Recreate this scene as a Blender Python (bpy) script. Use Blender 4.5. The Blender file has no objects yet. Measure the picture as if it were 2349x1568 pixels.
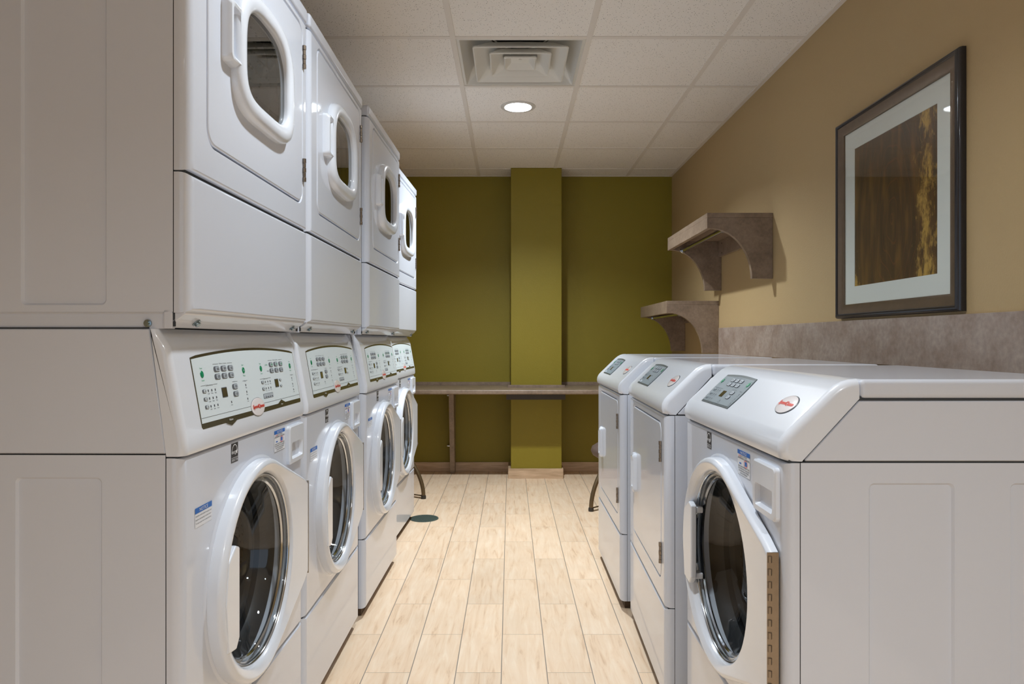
import bpy, bmesh, math, random
from mathutils import Vector, Matrix
random.seed(4)
C = bpy.context.scene.collection
pi = math.pi

# ------------------------------------------------------------------ materials
def lin(c):
    def f(v):
        v /= 255.0
        return v/12.92 if v <= 0.04045 else ((v+0.055)/1.055)**2.4
    return (f(c[0]), f(c[1]), f(c[2]), 1.0)

def new_mat(name):
    m = bpy.data.materials.new(name); m.use_nodes = True
    nt = m.node_tree
    return m, nt, nt.nodes['Principled BSDF']

def N(nt, typ, **kw):
    n = nt.nodes.new(typ)
    for k, v in kw.items(): setattr(n, k, v)
    return n

def link(nt, a, b): nt.links.new(a, b)

def math_node(nt, op, a, b=None, c=None):
    n = N(nt, 'ShaderNodeMath', operation=op)
    for i, v in enumerate((a, b, c)):
        if v is None: continue
        if hasattr(v, 'links'): link(nt, v, n.inputs[i])
        else: n.inputs[i].default_value = v
    return n.outputs[0]

def simple(name, col, rough=0.5, metal=0.0, coat=0.0, spec=0.5, noise=0.0, nscale=30, bump=0.0, bscale=200):
    m, nt, b = new_mat(name)
    b.inputs['Base Color'].default_value = lin(col)
    b.inputs['Roughness'].default_value = rough
    b.inputs['Metallic'].default_value = metal
    b.inputs['Coat Weight'].default_value = coat
    b.inputs['Coat Roughness'].default_value = 0.06
    b.inputs['Specular IOR Level'].default_value = spec
    tc = N(nt, 'ShaderNodeTexCoord')
    if noise:
        nz = N(nt, 'ShaderNodeTexNoise'); nz.inputs['Scale'].default_value = nscale
        nz.inputs['Detail'].default_value = 4
        link(nt, tc.outputs['Object'], nz.inputs['Vector'])
        mx = N(nt, 'ShaderNodeMix', data_type='RGBA')
        c = lin(col)
        mx.inputs[6].default_value = [c[0]*(1-noise), c[1]*(1-noise), c[2]*(1-noise), 1]
        mx.inputs[7].default_value = [min(1, c[0]*(1+noise)), min(1, c[1]*(1+noise)), min(1, c[2]*(1+noise)), 1]
        link(nt, nz.outputs[0], mx.inputs[0]); link(nt, mx.outputs[2], b.inputs['Base Color'])
    if bump:
        nz = N(nt, 'ShaderNodeTexNoise'); nz.inputs['Scale'].default_value = bscale
        nz.inputs['Detail'].default_value = 3
        link(nt, tc.outputs['Object'], nz.inputs['Vector'])
        bp = N(nt, 'ShaderNodeBump'); bp.inputs['Strength'].default_value = bump
        bp.inputs['Distance'].default_value = 0.002
        link(nt, nz.outputs[0], bp.inputs['Height']); link(nt, bp.outputs[0], b.inputs['Normal'])
    return m

M = {}
M['enamel'] = simple('white_enamel', (209, 215, 226), 0.38, coat=0.8, spec=0.3, bump=0.01, bscale=260)
M['plastic'] = simple('white_plastic', (221, 227, 236), 0.26, coat=0.6, spec=0.35, bump=0.01, bscale=150)
M['panel_face'] = simple('panel_overlay', (214, 226, 231), 0.3, bump=0.01)
M['grey_face'] = simple('grey_overlay', (116, 128, 134), 0.45, bump=0.01)
M['dark_line'] = simple('dark_seam', (52, 56, 60), 0.6, bump=0.02)
M['gasket'] = simple('black_rubber', (34, 35, 37), 0.45, bump=0.05)
M['olive_band'] = simple('metallic_olive_band', (92, 86, 64), 0.25, metal=0.55, bump=0.01)
M['grey_band'] = simple('dark_grey_band', (70, 80, 82), 0.35, metal=0.3, bump=0.01)
M['green'] = simple('button_green', (0, 130, 88), 0.35, bump=0.02)
M['green_ink'] = simple('green_ink', (20, 150, 105), 0.5, noise=0.05)
M['ink'] = simple('printing_ink', (70, 76, 84), 0.5, noise=0.05)
M['btn_dark'] = simple('button_grey', (92, 97, 104), 0.35, bump=0.02)
M['btn_light'] = simple('button_light', (176, 186, 194), 0.35, bump=0.02)
M['lcd'] = simple('display_window', (74, 68, 46), 0.12, coat=0.4, noise=0.05)
M['badge'] = simple('badge_white', (236, 232, 234), 0.15, coat=0.6, noise=0.02)
M['chrome'] = simple('chrome', (200, 205, 210), 0.12, metal=1.0, bump=0.01)
M['steel'] = simple('hinge_steel', (150, 138, 124), 0.3, metal=1.0, noise=0.1, nscale=80)
M['zinc'] = simple('zinc_bolt', (150, 165, 170), 0.25, metal=1.0, noise=0.2, nscale=200)
M['red'] = simple('red_lettering', (240, 80, 56), 0.4, noise=0.03)
M['blue'] = simple('notice_blue', (0, 98, 186), 0.45, noise=0.03)
M['paper'] = simple('sticker_white', (222, 226, 232), 0.4, noise=0.02)
M['black_ink'] = simple('black_ink', (38, 36, 36), 0.45, noise=0.04)
M['white_ink'] = simple('white_ink', (228, 230, 232), 0.45, noise=0.02)
M['red_ink'] = simple('red_ink', (220, 60, 70), 0.45, noise=0.04)
M['stool_metal'] = simple('bronze_powdercoat', (104, 88, 64), 0.32, metal=0.6, bump=0.03)
M['stool_fabric'] = simple('taupe_vinyl', (94, 79, 71), 0.6, noise=0.08, nscale=60, bump=0.1, bscale=400)
M['black_plastic'] = simple('black_plastic', (48, 42, 36), 0.5, bump=0.05)
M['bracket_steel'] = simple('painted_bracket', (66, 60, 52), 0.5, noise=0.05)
M['frame_dark'] = simple('frame_dark_wood', (30, 29, 33), 0.28, coat=0.3, noise=0.15, nscale=40, bump=0.02)
M['frame_bronze'] = simple('frame_bronze', (112, 96, 78), 0.35, metal=0.5, noise=0.18, nscale=25, bump=0.02)
M['matboard'] = simple('matboard', (236, 238, 230), 0.8, noise=0.01, nscale=100)
M['diffuser'] = simple('diffuser_white', (214, 212, 205), 0.45, bump=0.02)
M['duct'] = simple('duct_interior', (62, 64, 60), 0.6, noise=0.3, nscale=60)
M['duct_dark'] = simple('duct_dark', (18, 20, 22), 0.7, noise=0.3, nscale=60)
M['grid'] = simple('ceiling_tee', (224, 218, 210), 0.5, bump=0.02)
M['can_trim'] = simple('can_trim', (206, 204, 198), 0.4, bump=0.02)
M['reflector'] = simple('can_reflector', (226, 232, 238), 0.15, metal=0.7, bump=0.01)
M['under'] = simple('machine_underside', (84, 66, 48), 0.8, noise=0.2)
M['drain'] = simple('drain_iron', (92, 108, 102), 0.5, metal=0.4, noise=0.2, nscale=60)
M['tan'] = simple('tan_wall', (176, 152, 110), 0.65, noise=0.02, nscale=3, bump=0.35, bscale=150)
M['olive'] = simple('olive_wall', (134, 120, 22), 0.6, noise=0.03, nscale=3, bump=0.4, bscale=150)
M['hole'] = simple('screw_hole', (16, 15, 14), 0.8, noise=0.1)

def mat_drum():
    m, nt, b = new_mat('drum_steel')
    b.inputs['Metallic'].default_value = 1.0; b.inputs['Roughness'].default_value = 0.32
    tc = N(nt, 'ShaderNodeTexCoord')
    v = N(nt, 'ShaderNodeTexVoronoi'); v.inputs['Scale'].default_value = 70
    link(nt, tc.outputs['Object'], v.inputs['Vector'])
    r = N(nt, 'ShaderNodeValToRGB')
    r.color_ramp.elements[0].position = 0.22; r.color_ramp.elements[0].color = (0.02, 0.02, 0.02, 1)
    r.color_ramp.elements[1].position = 0.30; r.color_ramp.elements[1].color = (0.48, 0.46, 0.44, 1)
    link(nt, v.outputs['Distance'], r.inputs[0]); link(nt, r.outputs[0], b.inputs['Base Color'])
    return m
M['drum'] = mat_drum()

def mat_glass(name, tint, refl=1.0, f0=0.04):
    m = bpy.data.materials.new(name); m.use_nodes = True
    nt = m.node_tree; nt.nodes.clear()
    out = N(nt, 'ShaderNodeOutputMaterial')
    tr = N(nt, 'ShaderNodeBsdfTransparent'); tr.inputs[0].default_value = tint
    gl = N(nt, 'ShaderNodeBsdfGlossy'); gl.inputs['Roughness'].default_value = 0.02
    lw = N(nt, 'ShaderNodeLayerWeight')
    sch = math_node(nt, 'ADD', f0, math_node(nt, 'MULTIPLY', math_node(nt, 'POWER', lw.outputs['Facing'], 5.0), 0.96))
    mx = N(nt, 'ShaderNodeMixShader')
    link(nt, math_node(nt, 'MULTIPLY', sch, refl), mx.inputs[0])
    link(nt, tr.outputs[0], mx.inputs[1]); link(nt, gl.outputs[0], mx.inputs[2])
    link(nt, mx.outputs[0], out.inputs[0])
    return m
M['glass'] = mat_glass('clear_glass', (0.97, 0.98, 0.98, 1))
M['bowl_glass'] = mat_glass('bowl_glass', (0.82, 0.85, 0.86, 1), 1.6)
M['tinted_glass'] = mat_glass('tinted_glass', (0.34, 0.37, 0.36, 1), 1.0, 0.20)

def mat_floor():
    m, nt, b = new_mat('wood_look_tile')
    geo = N(nt, 'ShaderNodeNewGeometry')
    sp = N(nt, 'ShaderNodeSeparateXYZ'); link(nt, geo.outputs['Position'], sp.inputs[0])
    W, L = 0.1487, 0.5985
    u = math_node(nt, 'DIVIDE', math_node(nt, 'ADD', sp.outputs[0], 0.029), W)
    row = math_node(nt, 'FLOOR', u)
    off = math_node(nt, 'MULTIPLY', math_node(nt, 'MODULO', math_node(nt, 'ADD', row, 100.0), 2.0), 0.5)
    v = math_node(nt, 'ADD', math_node(nt, 'DIVIDE', math_node(nt, 'SUBTRACT', sp.outputs[1], 2.6056 - L*8), L), off)
    fu = math_node(nt, 'FRACT', u); fv = math_node(nt, 'FRACT', v); col = math_node(nt, 'FLOOR', v)
    gl = math_node(nt, 'GREATER_THAN', math_node(nt, 'ABSOLUTE', math_node(nt, 'SUBTRACT', fu, 0.5)), 0.5-0.0015/W)
    gc = math_node(nt, 'GREATER_THAN', math_node(nt, 'ABSOLUTE', math_node(nt, 'SUBTRACT', fv, 0.5)), 0.5-0.0011/L)
    cmb = N(nt, 'ShaderNodeCombineXYZ'); link(nt, row, cmb.inputs[0]); link(nt, col, cmb.inputs[1])
    wn = N(nt, 'ShaderNodeTexWhiteNoise', noise_dimensions='2D'); link(nt, cmb.outputs[0], wn.inputs['Vector'])
    # stretched grain, shifted per tile
    gx = math_node(nt, 'MULTIPLY', sp.outputs[0], 26.0)
    gy = math_node(nt, 'ADD', math_node(nt, 'MULTIPLY', sp.outputs[1], 2.6), math_node(nt, 'MULTIPLY', wn.outputs[0], 40.0))
    gv = N(nt, 'ShaderNodeCombineXYZ'); link(nt, gx, gv.inputs[0]); link(nt, gy, gv.inputs[1])
    n1 = N(nt, 'ShaderNodeTexNoise'); n1.inputs['Scale'].default_value = 1.6; n1.inputs['Detail'].default_value = 8
    n1.inputs['Roughness'].default_value = 0.62; n1.inputs['Distortion'].default_value = 0.8
    link(nt, gv.outputs[0], n1.inputs['Vector'])
    n2 = N(nt, 'ShaderNodeTexNoise'); n2.inputs['Scale'].default_value = 6.0; n2.inputs['Detail'].default_value = 5
    link(nt, geo.outputs['Position'], n2.inputs['Vector'])
    ramp = N(nt, 'ShaderNodeValToRGB')
    e = ramp.color_ramp.elements
    e[0].position = 0.28; e[0].color = lin((212, 178, 144)); e[1].position = 0.72; e[1].color = lin((246, 226, 200))
    k = ramp.color_ramp.elements.new(0.42); k.color = lin((236, 208, 176))
    link(nt, n1.outputs[0], ramp.inputs[0])
    mx = N(nt, 'ShaderNodeMix', data_type='RGBA', blend_type='MULTIPLY'); mx.inputs[0].default_value = 1.0
    link(nt, ramp.outputs[0], mx.inputs[6])
    val = math_node(nt, 'ADD', 0.86, math_node(nt, 'ADD', math_node(nt, 'MULTIPLY', wn.outputs[0], 0.10), math_node(nt, 'MULTIPLY', n2.outputs[0], 0.14)))
    cv = N(nt, 'ShaderNodeCombineColor'); [link(nt, val, cv.inputs[i]) for i in range(3)]
    link(nt, cv.outputs[0], mx.inputs[7])
    m2 = N(nt, 'ShaderNodeMix', data_type='RGBA'); link(nt, gl, m2.inputs[0]); link(nt, mx.outputs[2], m2.inputs[6])
    m2.inputs[7].default_value = lin((140, 128, 116))
    m3 = N(nt, 'ShaderNodeMix', data_type='RGBA'); link(nt, gc, m3.inputs[0]); link(nt, m2.outputs[2], m3.inputs[6])
    m3.inputs[7].default_value = lin((172, 150, 126))
    link(nt, m3.outputs[2], b.inputs['Base Color'])
    b.inputs['Roughness'].default_value = 0.42
    bp = N(nt, 'ShaderNodeBump'); bp.inputs['Strength'].default_value = 0.25; bp.inputs['Distance'].default_value = 0.001
    hh = math_node(nt, 'SUBTRACT', math_node(nt, 'MULTIPLY', n1.outputs[0], 0.3), math_node(nt, 'MAXIMUM', gl, gc))
    link(nt, hh, bp.inputs['Height']); link(nt, bp.outputs[0], b.inputs['Normal'])
    return m
M['floor'] = mat_floor()

def mat_ceiling():
    m, nt, b = new_mat('acoustic_tile')
    geo = N(nt, 'ShaderNodeNewGeometry')
    v = N(nt, 'ShaderNodeTexVoronoi'); v.inputs['Scale'].default_value = 180; v.inputs['Randomness'].default_value = 1.0
    n = N(nt, 'ShaderNodeTexNoise'); n.inputs['Scale'].default_value = 160; n.inputs['Detail'].default_value = 3
    mp = N(nt, 'ShaderNodeMapping'); mp.inputs['Scale'].default_value = (1.0, 0.7, 1.0); mp.inputs['Rotation'].default_value = (0, 0, 0.6)
    link(nt, geo.outputs['Position'], mp.inputs[0]); link(nt, mp.outputs[0], v.inputs['Vector'])
    link(nt, geo.outputs['Position'], n.inputs['Vector'])
    wn = N(nt, 'ShaderNodeTexWhiteNoise'); link(nt, v.outputs['Position'], wn.inputs['Vector'])
    d = math_node(nt, 'ADD', v.outputs['Distance'], math_node(nt, 'MULTIPLY', n.outputs[0], 0.30))
    thr = math_node(nt, 'MULTIPLY', math_node(nt, 'POWER', wn.outputs[0], 1.3), 0.27)
    thr = math_node(nt, 'ADD', thr, 0.155)
    hit = math_node(nt, 'LESS_THAN', d, thr)
    mx = N(nt, 'ShaderNodeMix', data_type='RGBA'); link(nt, hit, mx.inputs[0])
    mx.inputs[6].default_value = lin((236, 232, 226)); mx.inputs[7].default_value = lin((112, 106, 99))
    link(nt, mx.outputs[2], b.inputs['Base Color']); b.inputs['Roughness'].default_value = 0.9
    bp = N(nt, 'ShaderNodeBump'); bp.inputs['Strength'].default_value = 0.3; bp.inputs['Distance'].default_value = 0.002
    link(nt, math_node(nt, 'SUBTRACT', n.outputs[0], hit), bp.inputs['Height']); link(nt, bp.outputs[0], b.inputs['Normal'])
    return m
M['ceil'] = mat_ceiling()

def mat_laminate(name, c1, c2, c3, rough=0.5):
    m, nt, b = new_mat(name)
    geo = N(nt, 'ShaderNodeNewGeometry')
    n1 = N(nt, 'ShaderNodeTexNoise'); n1.inputs['Scale'].default_value = 9; n1.inputs['Detail'].default_value = 8; n1.inputs['Roughness'].default_value = 0.7
    n2 = N(nt, 'ShaderNodeTexNoise'); n2.inputs['Scale'].default_value = 60; n2.inputs['Detail'].default_value = 6
    n3 = N(nt, 'ShaderNodeTexNoise'); n3.inputs['Scale'].default_value = 16; n3.inputs['Detail'].default_value = 10; n3.inputs['Roughness'].default_value = 0.8
    for q in (n1, n2, n3): link(nt, geo.outputs['Position'], q.inputs['Vector'])
    r = N(nt, 'ShaderNodeValToRGB'); e = r.color_ramp.elements
    e[0].position = 0.38; e[0].color = lin(c1); e[1].position = 0.62; e[1].color = lin(c2)
    link(nt, n1.outputs[0], r.inputs[0])
    mx = N(nt, 'ShaderNodeMix', data_type='RGBA', blend_type='OVERLAY'); mx.inputs[0].default_value = 0.35
    link(nt, r.outputs[0], mx.inputs[6]); link(nt, n2.outputs[0], mx.inputs[7])
    m2 = N(nt, 'ShaderNodeMix', data_type='RGBA')
    link(nt, math_node(nt, 'MULTIPLY', math_node(nt, 'GREATER_THAN', n3.outputs[0], 0.665), 0.5), m2.inputs[0])
    link(nt, mx.outputs[2], m2.inputs[6]); m2.inputs[7].default_value = lin(c3)
    link(nt, m2.outputs[2], b.inputs['Base Color']); b.inputs['Roughness'].default_value = rough
    return m
M['laminate'] = mat_laminate('stone_laminate', (126, 108, 92), (144, 126, 109), (168, 160, 152), 0.38)
M['splash'] = mat_laminate('stone_laminate_light', (142, 124, 112), (164, 150, 140), (192, 186, 180), 0.4)

def mat_basewood():
    m, nt, b = new_mat('wood_look_base')
    geo = N(nt, 'ShaderNodeNewGeometry')
    mp = N(nt, 'ShaderNodeMapping'); mp.inputs['Scale'].default_value = (3, 3, 30)
    n = N(nt, 'ShaderNodeTexNoise'); n.inputs['Scale'].default_value = 2.5; n.inputs['Detail'].default_value = 6
    link(nt, geo.outputs['Position'], mp.inputs[0]); link(nt, mp.outputs[0], n.inputs['Vector'])
    r = N(nt, 'ShaderNodeValToRGB'); e = r.color_ramp.elements
    e[0].position = 0.3; e[0].color = lin((178, 150, 120)); e[1].position = 0.7; e[1].color = lin((214, 188, 158))
    link(nt, n.outputs[0], r.inputs[0]); link(nt, r.outputs[0], b.inputs['Base Color']); b.inputs['Roughness'].default_value = 0.4
    return m
M['base'] = mat_basewood()

def mat_art():
    m, nt, b = new_mat('abstract_print')
    geo = N(nt, 'ShaderNodeNewGeometry')
    sp = N(nt, 'ShaderNodeSeparateXYZ'); link(nt, geo.outputs['Position'], sp.inputs[0])
    # u runs 0..1 from the far edge to the near edge, v upward
    u = math_node(nt, 'DIVIDE', math_node(nt, 'SUBTRACT', 2.7215, sp.outputs[1]), 0.5285)
    v = math_node(nt, 'DIVIDE', math_node(nt, 'SUBTRACT', sp.outputs[2], 1.291), 0.53)
    mp = N(nt, 'ShaderNodeMapping'); mp.inputs['Scale'].default_value = (1, 16, 3)
    n = N(nt, 'ShaderNodeTexNoise'); n.inputs['Scale'].default_value = 1.6; n.inputs['Detail'].default_value = 7
    link(nt, geo.outputs['Position'], mp.inputs[0]); link(nt, mp.outputs[0], n.inputs['Vector'])
    r = N(nt, 'ShaderNodeValToRGB'); e = r.color_ramp.elements
    e[0].position = 0.35; e[0].color = lin((66, 44, 14)); e[1].position = 0.65; e[1].color = lin((112, 78, 28))
    k = e.new(0.5); k.color = lin((84, 56, 20))
    link(nt, n.outputs[0], r.inputs[0])
    # gold leaf towards the near edge and the lower corners
    n2 = N(nt, 'ShaderNodeTexNoise'); n2.inputs['Scale'].default_value = 20; n2.inputs['Detail'].default_value = 8; n2.inputs['Roughness'].default_value = 0.75
    mp2 = N(nt, 'ShaderNodeMapping'); mp2.inputs['Scale'].default_value = (1, 1.6, 0.8)
    link(nt, geo.outputs['Position'], mp2.inputs[0]); link(nt, mp2.outputs[0], n2.inputs['Vector'])
    bias = math_node(nt, 'SUBTRACT', 0.13, math_node(nt, 'ABSOLUTE', math_node(nt, 'SUBTRACT', u, 0.88)))
    bias2 = math_node(nt, 'MULTIPLY', math_node(nt, 'SUBTRACT', 0.10, math_node(nt, 'ADD', u, math_node(nt, 'MULTIPLY', v, 0.35))), 1.2)
    bias = math_node(nt, 'MAXIMUM', bias, bias2)
    g = math_node(nt, 'ADD', n2.outputs[0], math_node(nt, 'MULTIPLY', bias, 1.25))
    gm = N(nt, 'ShaderNodeMapRange'); gm.inputs[1].default_value = 0.56; gm.inputs[2].default_value = 0.70
    link(nt, g, gm.inputs[0])
    mx = N(nt, 'ShaderNodeMix', data_type='RGBA'); link(nt, gm.outputs[0], mx.inputs[0])
    link(nt, r.outputs[0], mx.inputs[6]); mx.inputs[7].default_value = lin((196, 156, 72))
    # rusty scribbled loops
    w = N(nt, 'ShaderNodeTexWave', wave_type='RINGS', rings_direction='SPHERICAL'); w.inputs['Scale'].default_value = 5.5
    w.inputs['Distortion'].default_value = 5.0; w.inputs['Detail'].default_value = 1.0; w.inputs['Detail Scale'].default_value = 1.2
    mp3 = N(nt, 'ShaderNodeMapping'); mp3.inputs['Scale'].default_value = (1, 2.2, 1.0); mp3.inputs['Location'].default_value = (-1.3, -5.4, -1.5)
    link(nt, geo.outputs['Position'], mp3.inputs[0]); link(nt, mp3.outputs[0], w.inputs['Vector'])
    wl = math_node(nt, 'MULTIPLY', math_node(nt, 'GREATER_THAN', w.outputs['Fac'], 0.972), 0.28)
    m2 = N(nt, 'ShaderNodeMix', data_type='RGBA'); link(nt, wl, m2.inputs[0]); link(nt, mx.outputs[2], m2.inputs[6])
    m2.inputs[7].default_value = lin((140, 76, 26))
    link(nt, m2.outputs[2], b.inputs['Base Color']); b.inputs['Roughness'].default_value = 0.5
    return m
M['art'] = mat_art()

def mat_emit(name, col, s):
    m = bpy.data.materials.new(name); m.use_nodes = True
    nt = m.node_tree; nt.nodes.clear()
    o = N(nt, 'ShaderNodeOutputMaterial'); e = N(nt, 'ShaderNodeEmission')
    e.inputs[0].default_value = col; e.inputs[1].default_value = s
    link(nt, e.outputs[0], o.inputs[0]); return m

# ------------------------------------------------------------------ mesh helper
class G:
    def __init__(s): s.bm = bmesh.new(); s.k = 0
    def face(s, vs):
        u = []
        for v in vs:
            if v not in u: u.append(v)
        if len(u) < 3: return None
        try: f = s.bm.faces.new(u)
        except ValueError: return None
        f.material_index = s.k; f.smooth = True
        return f
    def v(s, p): return s.bm.verts.new(p)
    def loft(s, loops, cap0=False, cap1=False, closed=True):
        L = [[s.v(p) for p in lp] for lp in loops]
        n = len(L[0]); m = n if closed else n-1
        for a, b in zip(L[:-1], L[1:]):
            for i in range(m):
                j = (i+1) % n
                s.face([a[i], a[j], b[j], b[i]])
        if cap0: s.face(L[0][::-1])
        if cap1: s.face(L[-1])
        return s
    def box(s, x0, x1, y0, y1, z0, z1, bev=0.0, seg=2):
        t = bmesh.new()
        bmesh.ops.create_cube(t, size=1.0)
        for v in t.verts:
            v.co = Vector(((x0+x1)/2+v.co.x*(x1-x0), (y0+y1)/2+v.co.y*(y1-y0), (z0+z1)/2+v.co.z*(z1-z0)))
        if bev > 0: bmesh.ops.bevel(t, geom=t.edges[:], offset=bev, segments=seg, profile=0.5, affect='EDGES')
        s.add(t); t.free(); return s
    def add(s, t, f=None):
        mp = {}
        for v in t.verts: mp[v] = s.v(f(v.co) if f else v.co)
        for fc in t.faces: s.face([mp[v] for v in fc.verts])
    def prism(s, pts, f, a, b, bev=0.0, seg=2, pick=None):
        """polygon pts (p,q) -> f(p,q,t) with t from a to b"""
        t = bmesh.new()
        A = [t.verts.new(f(p, q, a)) for p, q in pts]; B = [t.verts.new(f(p, q, b)) for p, q in pts]
        n = len(pts)
        t.faces.new(A[::-1]); t.faces.new(B)
        for i in range(n):
            j = (i+1) % n; t.faces.new([A[i], A[j], B[j], B[i]])
        bmesh.ops.recalc_face_normals(t, faces=t.faces[:])
        if bev > 0:
            ed = [e for e in t.edges if (pick is None or pick(e))]
            bmesh.ops.bevel(t, geom=ed, offset=bev, segments=seg, profile=0.5, affect='EDGES')
        s.add(t); t.free(); return s
    def tube(s, pts, r, n=12, cap=True):
        pts = [Vector(p) for p in pts]; loops = []
        up = Vector((0, 0, 1))
        for i, p in enumerate(pts):
            d = (pts[min(i+1, len(pts)-1)]-pts[max(i-1, 0)]).normalized()
            a = d.cross(up)
            if a.length < 1e-3: a = d.cross(Vector((1, 0, 0)))
            a.normalize(); b = d.cross(a).normalized()
            rr = r[i] if isinstance(r, (list, tuple)) else r
            loops.append([p+a*rr*math.cos(2*pi*k/n)+b*rr*math.sin(2*pi*k/n) for k in range(n)])
        return s.loft(loops, cap, cap)
    def lathe(s, prof, f, n=48, cap0=False, cap1=False):
        """prof (r,h), f(u,v,h)"""
        return s.loft([[f(r*math.cos(2*pi*k/n), r*math.sin(2*pi*k/n), h) for k in range(n)] for r, h in prof], cap0, cap1)

def build(g, name, mats, parent=None, sharp=35, norm=True):
    bm = g.bm
    bmesh.ops.remove_doubles(bm, verts=bm.verts[:], dist=1e-6)
    bad = [f for f in bm.faces if f.calc_area() < 1e-12]
    if bad: bmesh.ops.delete(bm, geom=bad, context='FACES')
    if norm: bmesh.ops.recalc_face_normals(bm, faces=bm.faces[:])
    me = bpy.data.meshes.new(name); bm.to_mesh(me); bm.free()
    for m in (mats if isinstance(mats, (list, tuple)) else [mats]): me.materials.append(m)
    me.set_sharp_from_angle(angle=math.radians(sharp))
    o = bpy.data.objects.new(name, me); C.objects.link(o)
    if parent: o.parent = parent
    if norm:
        w_ = o.modifiers.new('weighted_normal', 'WEIGHTED_NORMAL'); w_.keep_sharp = True; w_.weight = 90
    return o

def empty(name, loc=(0, 0, 0), rz=0.0, label=None, cat=None, group=None):
    o = bpy.data.objects.new(name, None); C.objects.link(o)
    o.empty_display_size = 0.05
    o.location = loc; o.rotation_euler = (0, 0, rz); tag(o, label, cat, group)
    return o
def tag(o, label=None, cat=None, group=None, kind=None):
    for k, v in (('label', label), ('category', cat), ('group', group), ('kind', kind)):
        if v: o[k] = v
    return o
def copy_tree(o, parent=None):
    c = o.copy(); C.objects.link(c)
    if parent: c.parent = parent
    for ch in list(o.children): copy_tree(ch, c)
    return c

# loops of 4*(n+1) points -------------------------------------------------
def rr(cx, cz, hw, hh, r, n=8):
    r = min(r, hw, hh); out = []
    for (sx, sz, a0) in ((1, 1, 0), (-1, 1, 90), (-1, -1, 180), (1, -1, 270)):
        for k in range(n+1):
            a = math.radians(a0+90*k/n)
            out.append((cx+sx*(hw-r)+r*math.cos(a), cz+sz*(hh-r)+r*math.sin(a)))
    return out
def rect_for(hole, x0, x1, z0, z1, n=8):
    """points on a rectangle matching the point order of hole (made by rr)"""
    out = []
    q = n+1
    crn = ((x1, z1), (x0, z1), (x0, z0), (x1, z0))
    for c in range(4):
        a = hole[c*q]; b = hole[c*q+n]; cr = crn[c]
        A = (cr[0], a[1]) if c in (0, 2) else (a[0], cr[1])
        B = (b[0], cr[1]) if c in (0, 2) else (cr[0], b[1])
        for k in range(q):
            t = k/n
            if t <= 0.5: w = t*2; out.append((A[0]+(cr[0]-A[0])*w, A[1]+(cr[1]-A[1])*w))
            else: w = (t-0.5)*2; out.append((cr[0]+(B[0]-cr[0])*w, cr[1]+(B[1]-cr[1])*w))
    return out
def at(lp, y): return [(x, y(x, z) if callable(y) else y, z) for x, z in lp]

# text ---------------------------------------------------------------------
_tc = {}
def text_bm(body):
    if body not in _tc:
        cu = bpy.data.curves.new('t', 'FONT'); cu.body = body; cu.size = 1.0
        cu.align_x = 'CENTER'; cu.align_y = 'CENTER'; cu.resolution_u = 2
        o = bpy.data.objects.new('t', cu)
        me = o.to_mesh()
        vs = [v.co.copy() for v in me.vertices]; fs = [tuple(p.vertices) for p in me.polygons]
        o.to_mesh_clear(); bpy.data.objects.remove(o); bpy.data.curves.remove(cu)
        _tc[body] = (vs, fs)
    return _tc[body]
def text(g, body, f, u, v, width, height, lift, slant=0.0):
    vs, fs = text_bm(body)
    x0 = min(p.x for p in vs); x1 = max(p.x for p in vs); y0 = min(p.y for p in vs); y1 = max(p.y for p in vs)
    L = []
    for p in vs:
        a = (p.x-(x0+x1)/2)/(x1-x0)*width; b = (p.y-(y0+y1)/2)/(y1-y0)*height
        L.append(g.v(f(u+a+slant*b, v+b, lift)))
    for q in fs: g.face([L[i] for i in q])
def quad(g, f, u0, u1, v0, v1, lift):
    g.face([g.v(f(a, b, lift)) for a, b in ((u0, v0), (u1, v0), (u1, v1), (u0, v1))])
def disc(g, f, u, v, a, b, lift, n=28):
    g.face([g.v(f(u+a*math.cos(2*pi*k/n), v+b*math.sin(2*pi*k/n), lift)) for k in range(n)])
def slab(g, lp, f, lift, base=0.0):
    g.loft([[f(u, v, base) for u, v in lp], [f(u, v, lift) for u, v in lp]], False, True)

# ------------------------------------------------------------------ machines
W = 0.710
ZB = 0.035
NN = 16
def side_plate(g, x, inward, y0, y1, z0, z1, panels, thick=0.0):
    """side sheet with shallow pressed rectangles; panels = [(ya,yb,za,zb)] from front to back"""
    cuts = [y0]+[(panels[i][1]+panels[i+1][0])/2 for i in range(len(panels)-1)]+[y1]
    for i, (ya, yb, za, zb) in enumerate(panels):
        hole = rr((ya+yb)/2, (za+zb)/2, (yb-ya)/2, (zb-za)/2, 0.010)
        h2 = rr((ya+yb)/2, (za+zb)/2, (yb-ya)/2-0.0035, (zb-za)/2-0.0035, 0.008)
        out = rect_for(hole, cuts[i], cuts[i+1], z0, z1)
        f = lambda lp, d: [(x+inward*d, a, b) for a, b in lp]
        g.loft([f(out, 0), f(hole, 0), f(h2, 0.0045)], False, True)
def front_panel(g, z0, z1, y, holes=None, top=0.007, mid=None, hy=0.012):
    """pressed front: rounded vertical edges, optional hole loops [(loop, y), ...] from outside inwards"""
    base = holes[0][0] if holes else rr(W/2, (z0+z1)/2, 0.2, (z1-z0)*0.25, 0.02, NN)
    loops = [at(rect_for(base, 0, W, z0, z1, NN), y+0.028)]
    R = 0.02
    for t in range(7):
        a = t/6*pi/2
        loops.append(at(rect_for(base, R*(1-math.cos(a)), W-R*(1-math.cos(a)), z0+top*(1-math.cos(a)), z1-top*(1-math.cos(a)), NN), y+R*(1-math.sin(a))))
    if holes:
        for lp, yy in holes: loops.append(at(lp, y+yy))
        g.loft(loops)
    else: g.loft(loops, False, True)

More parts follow.
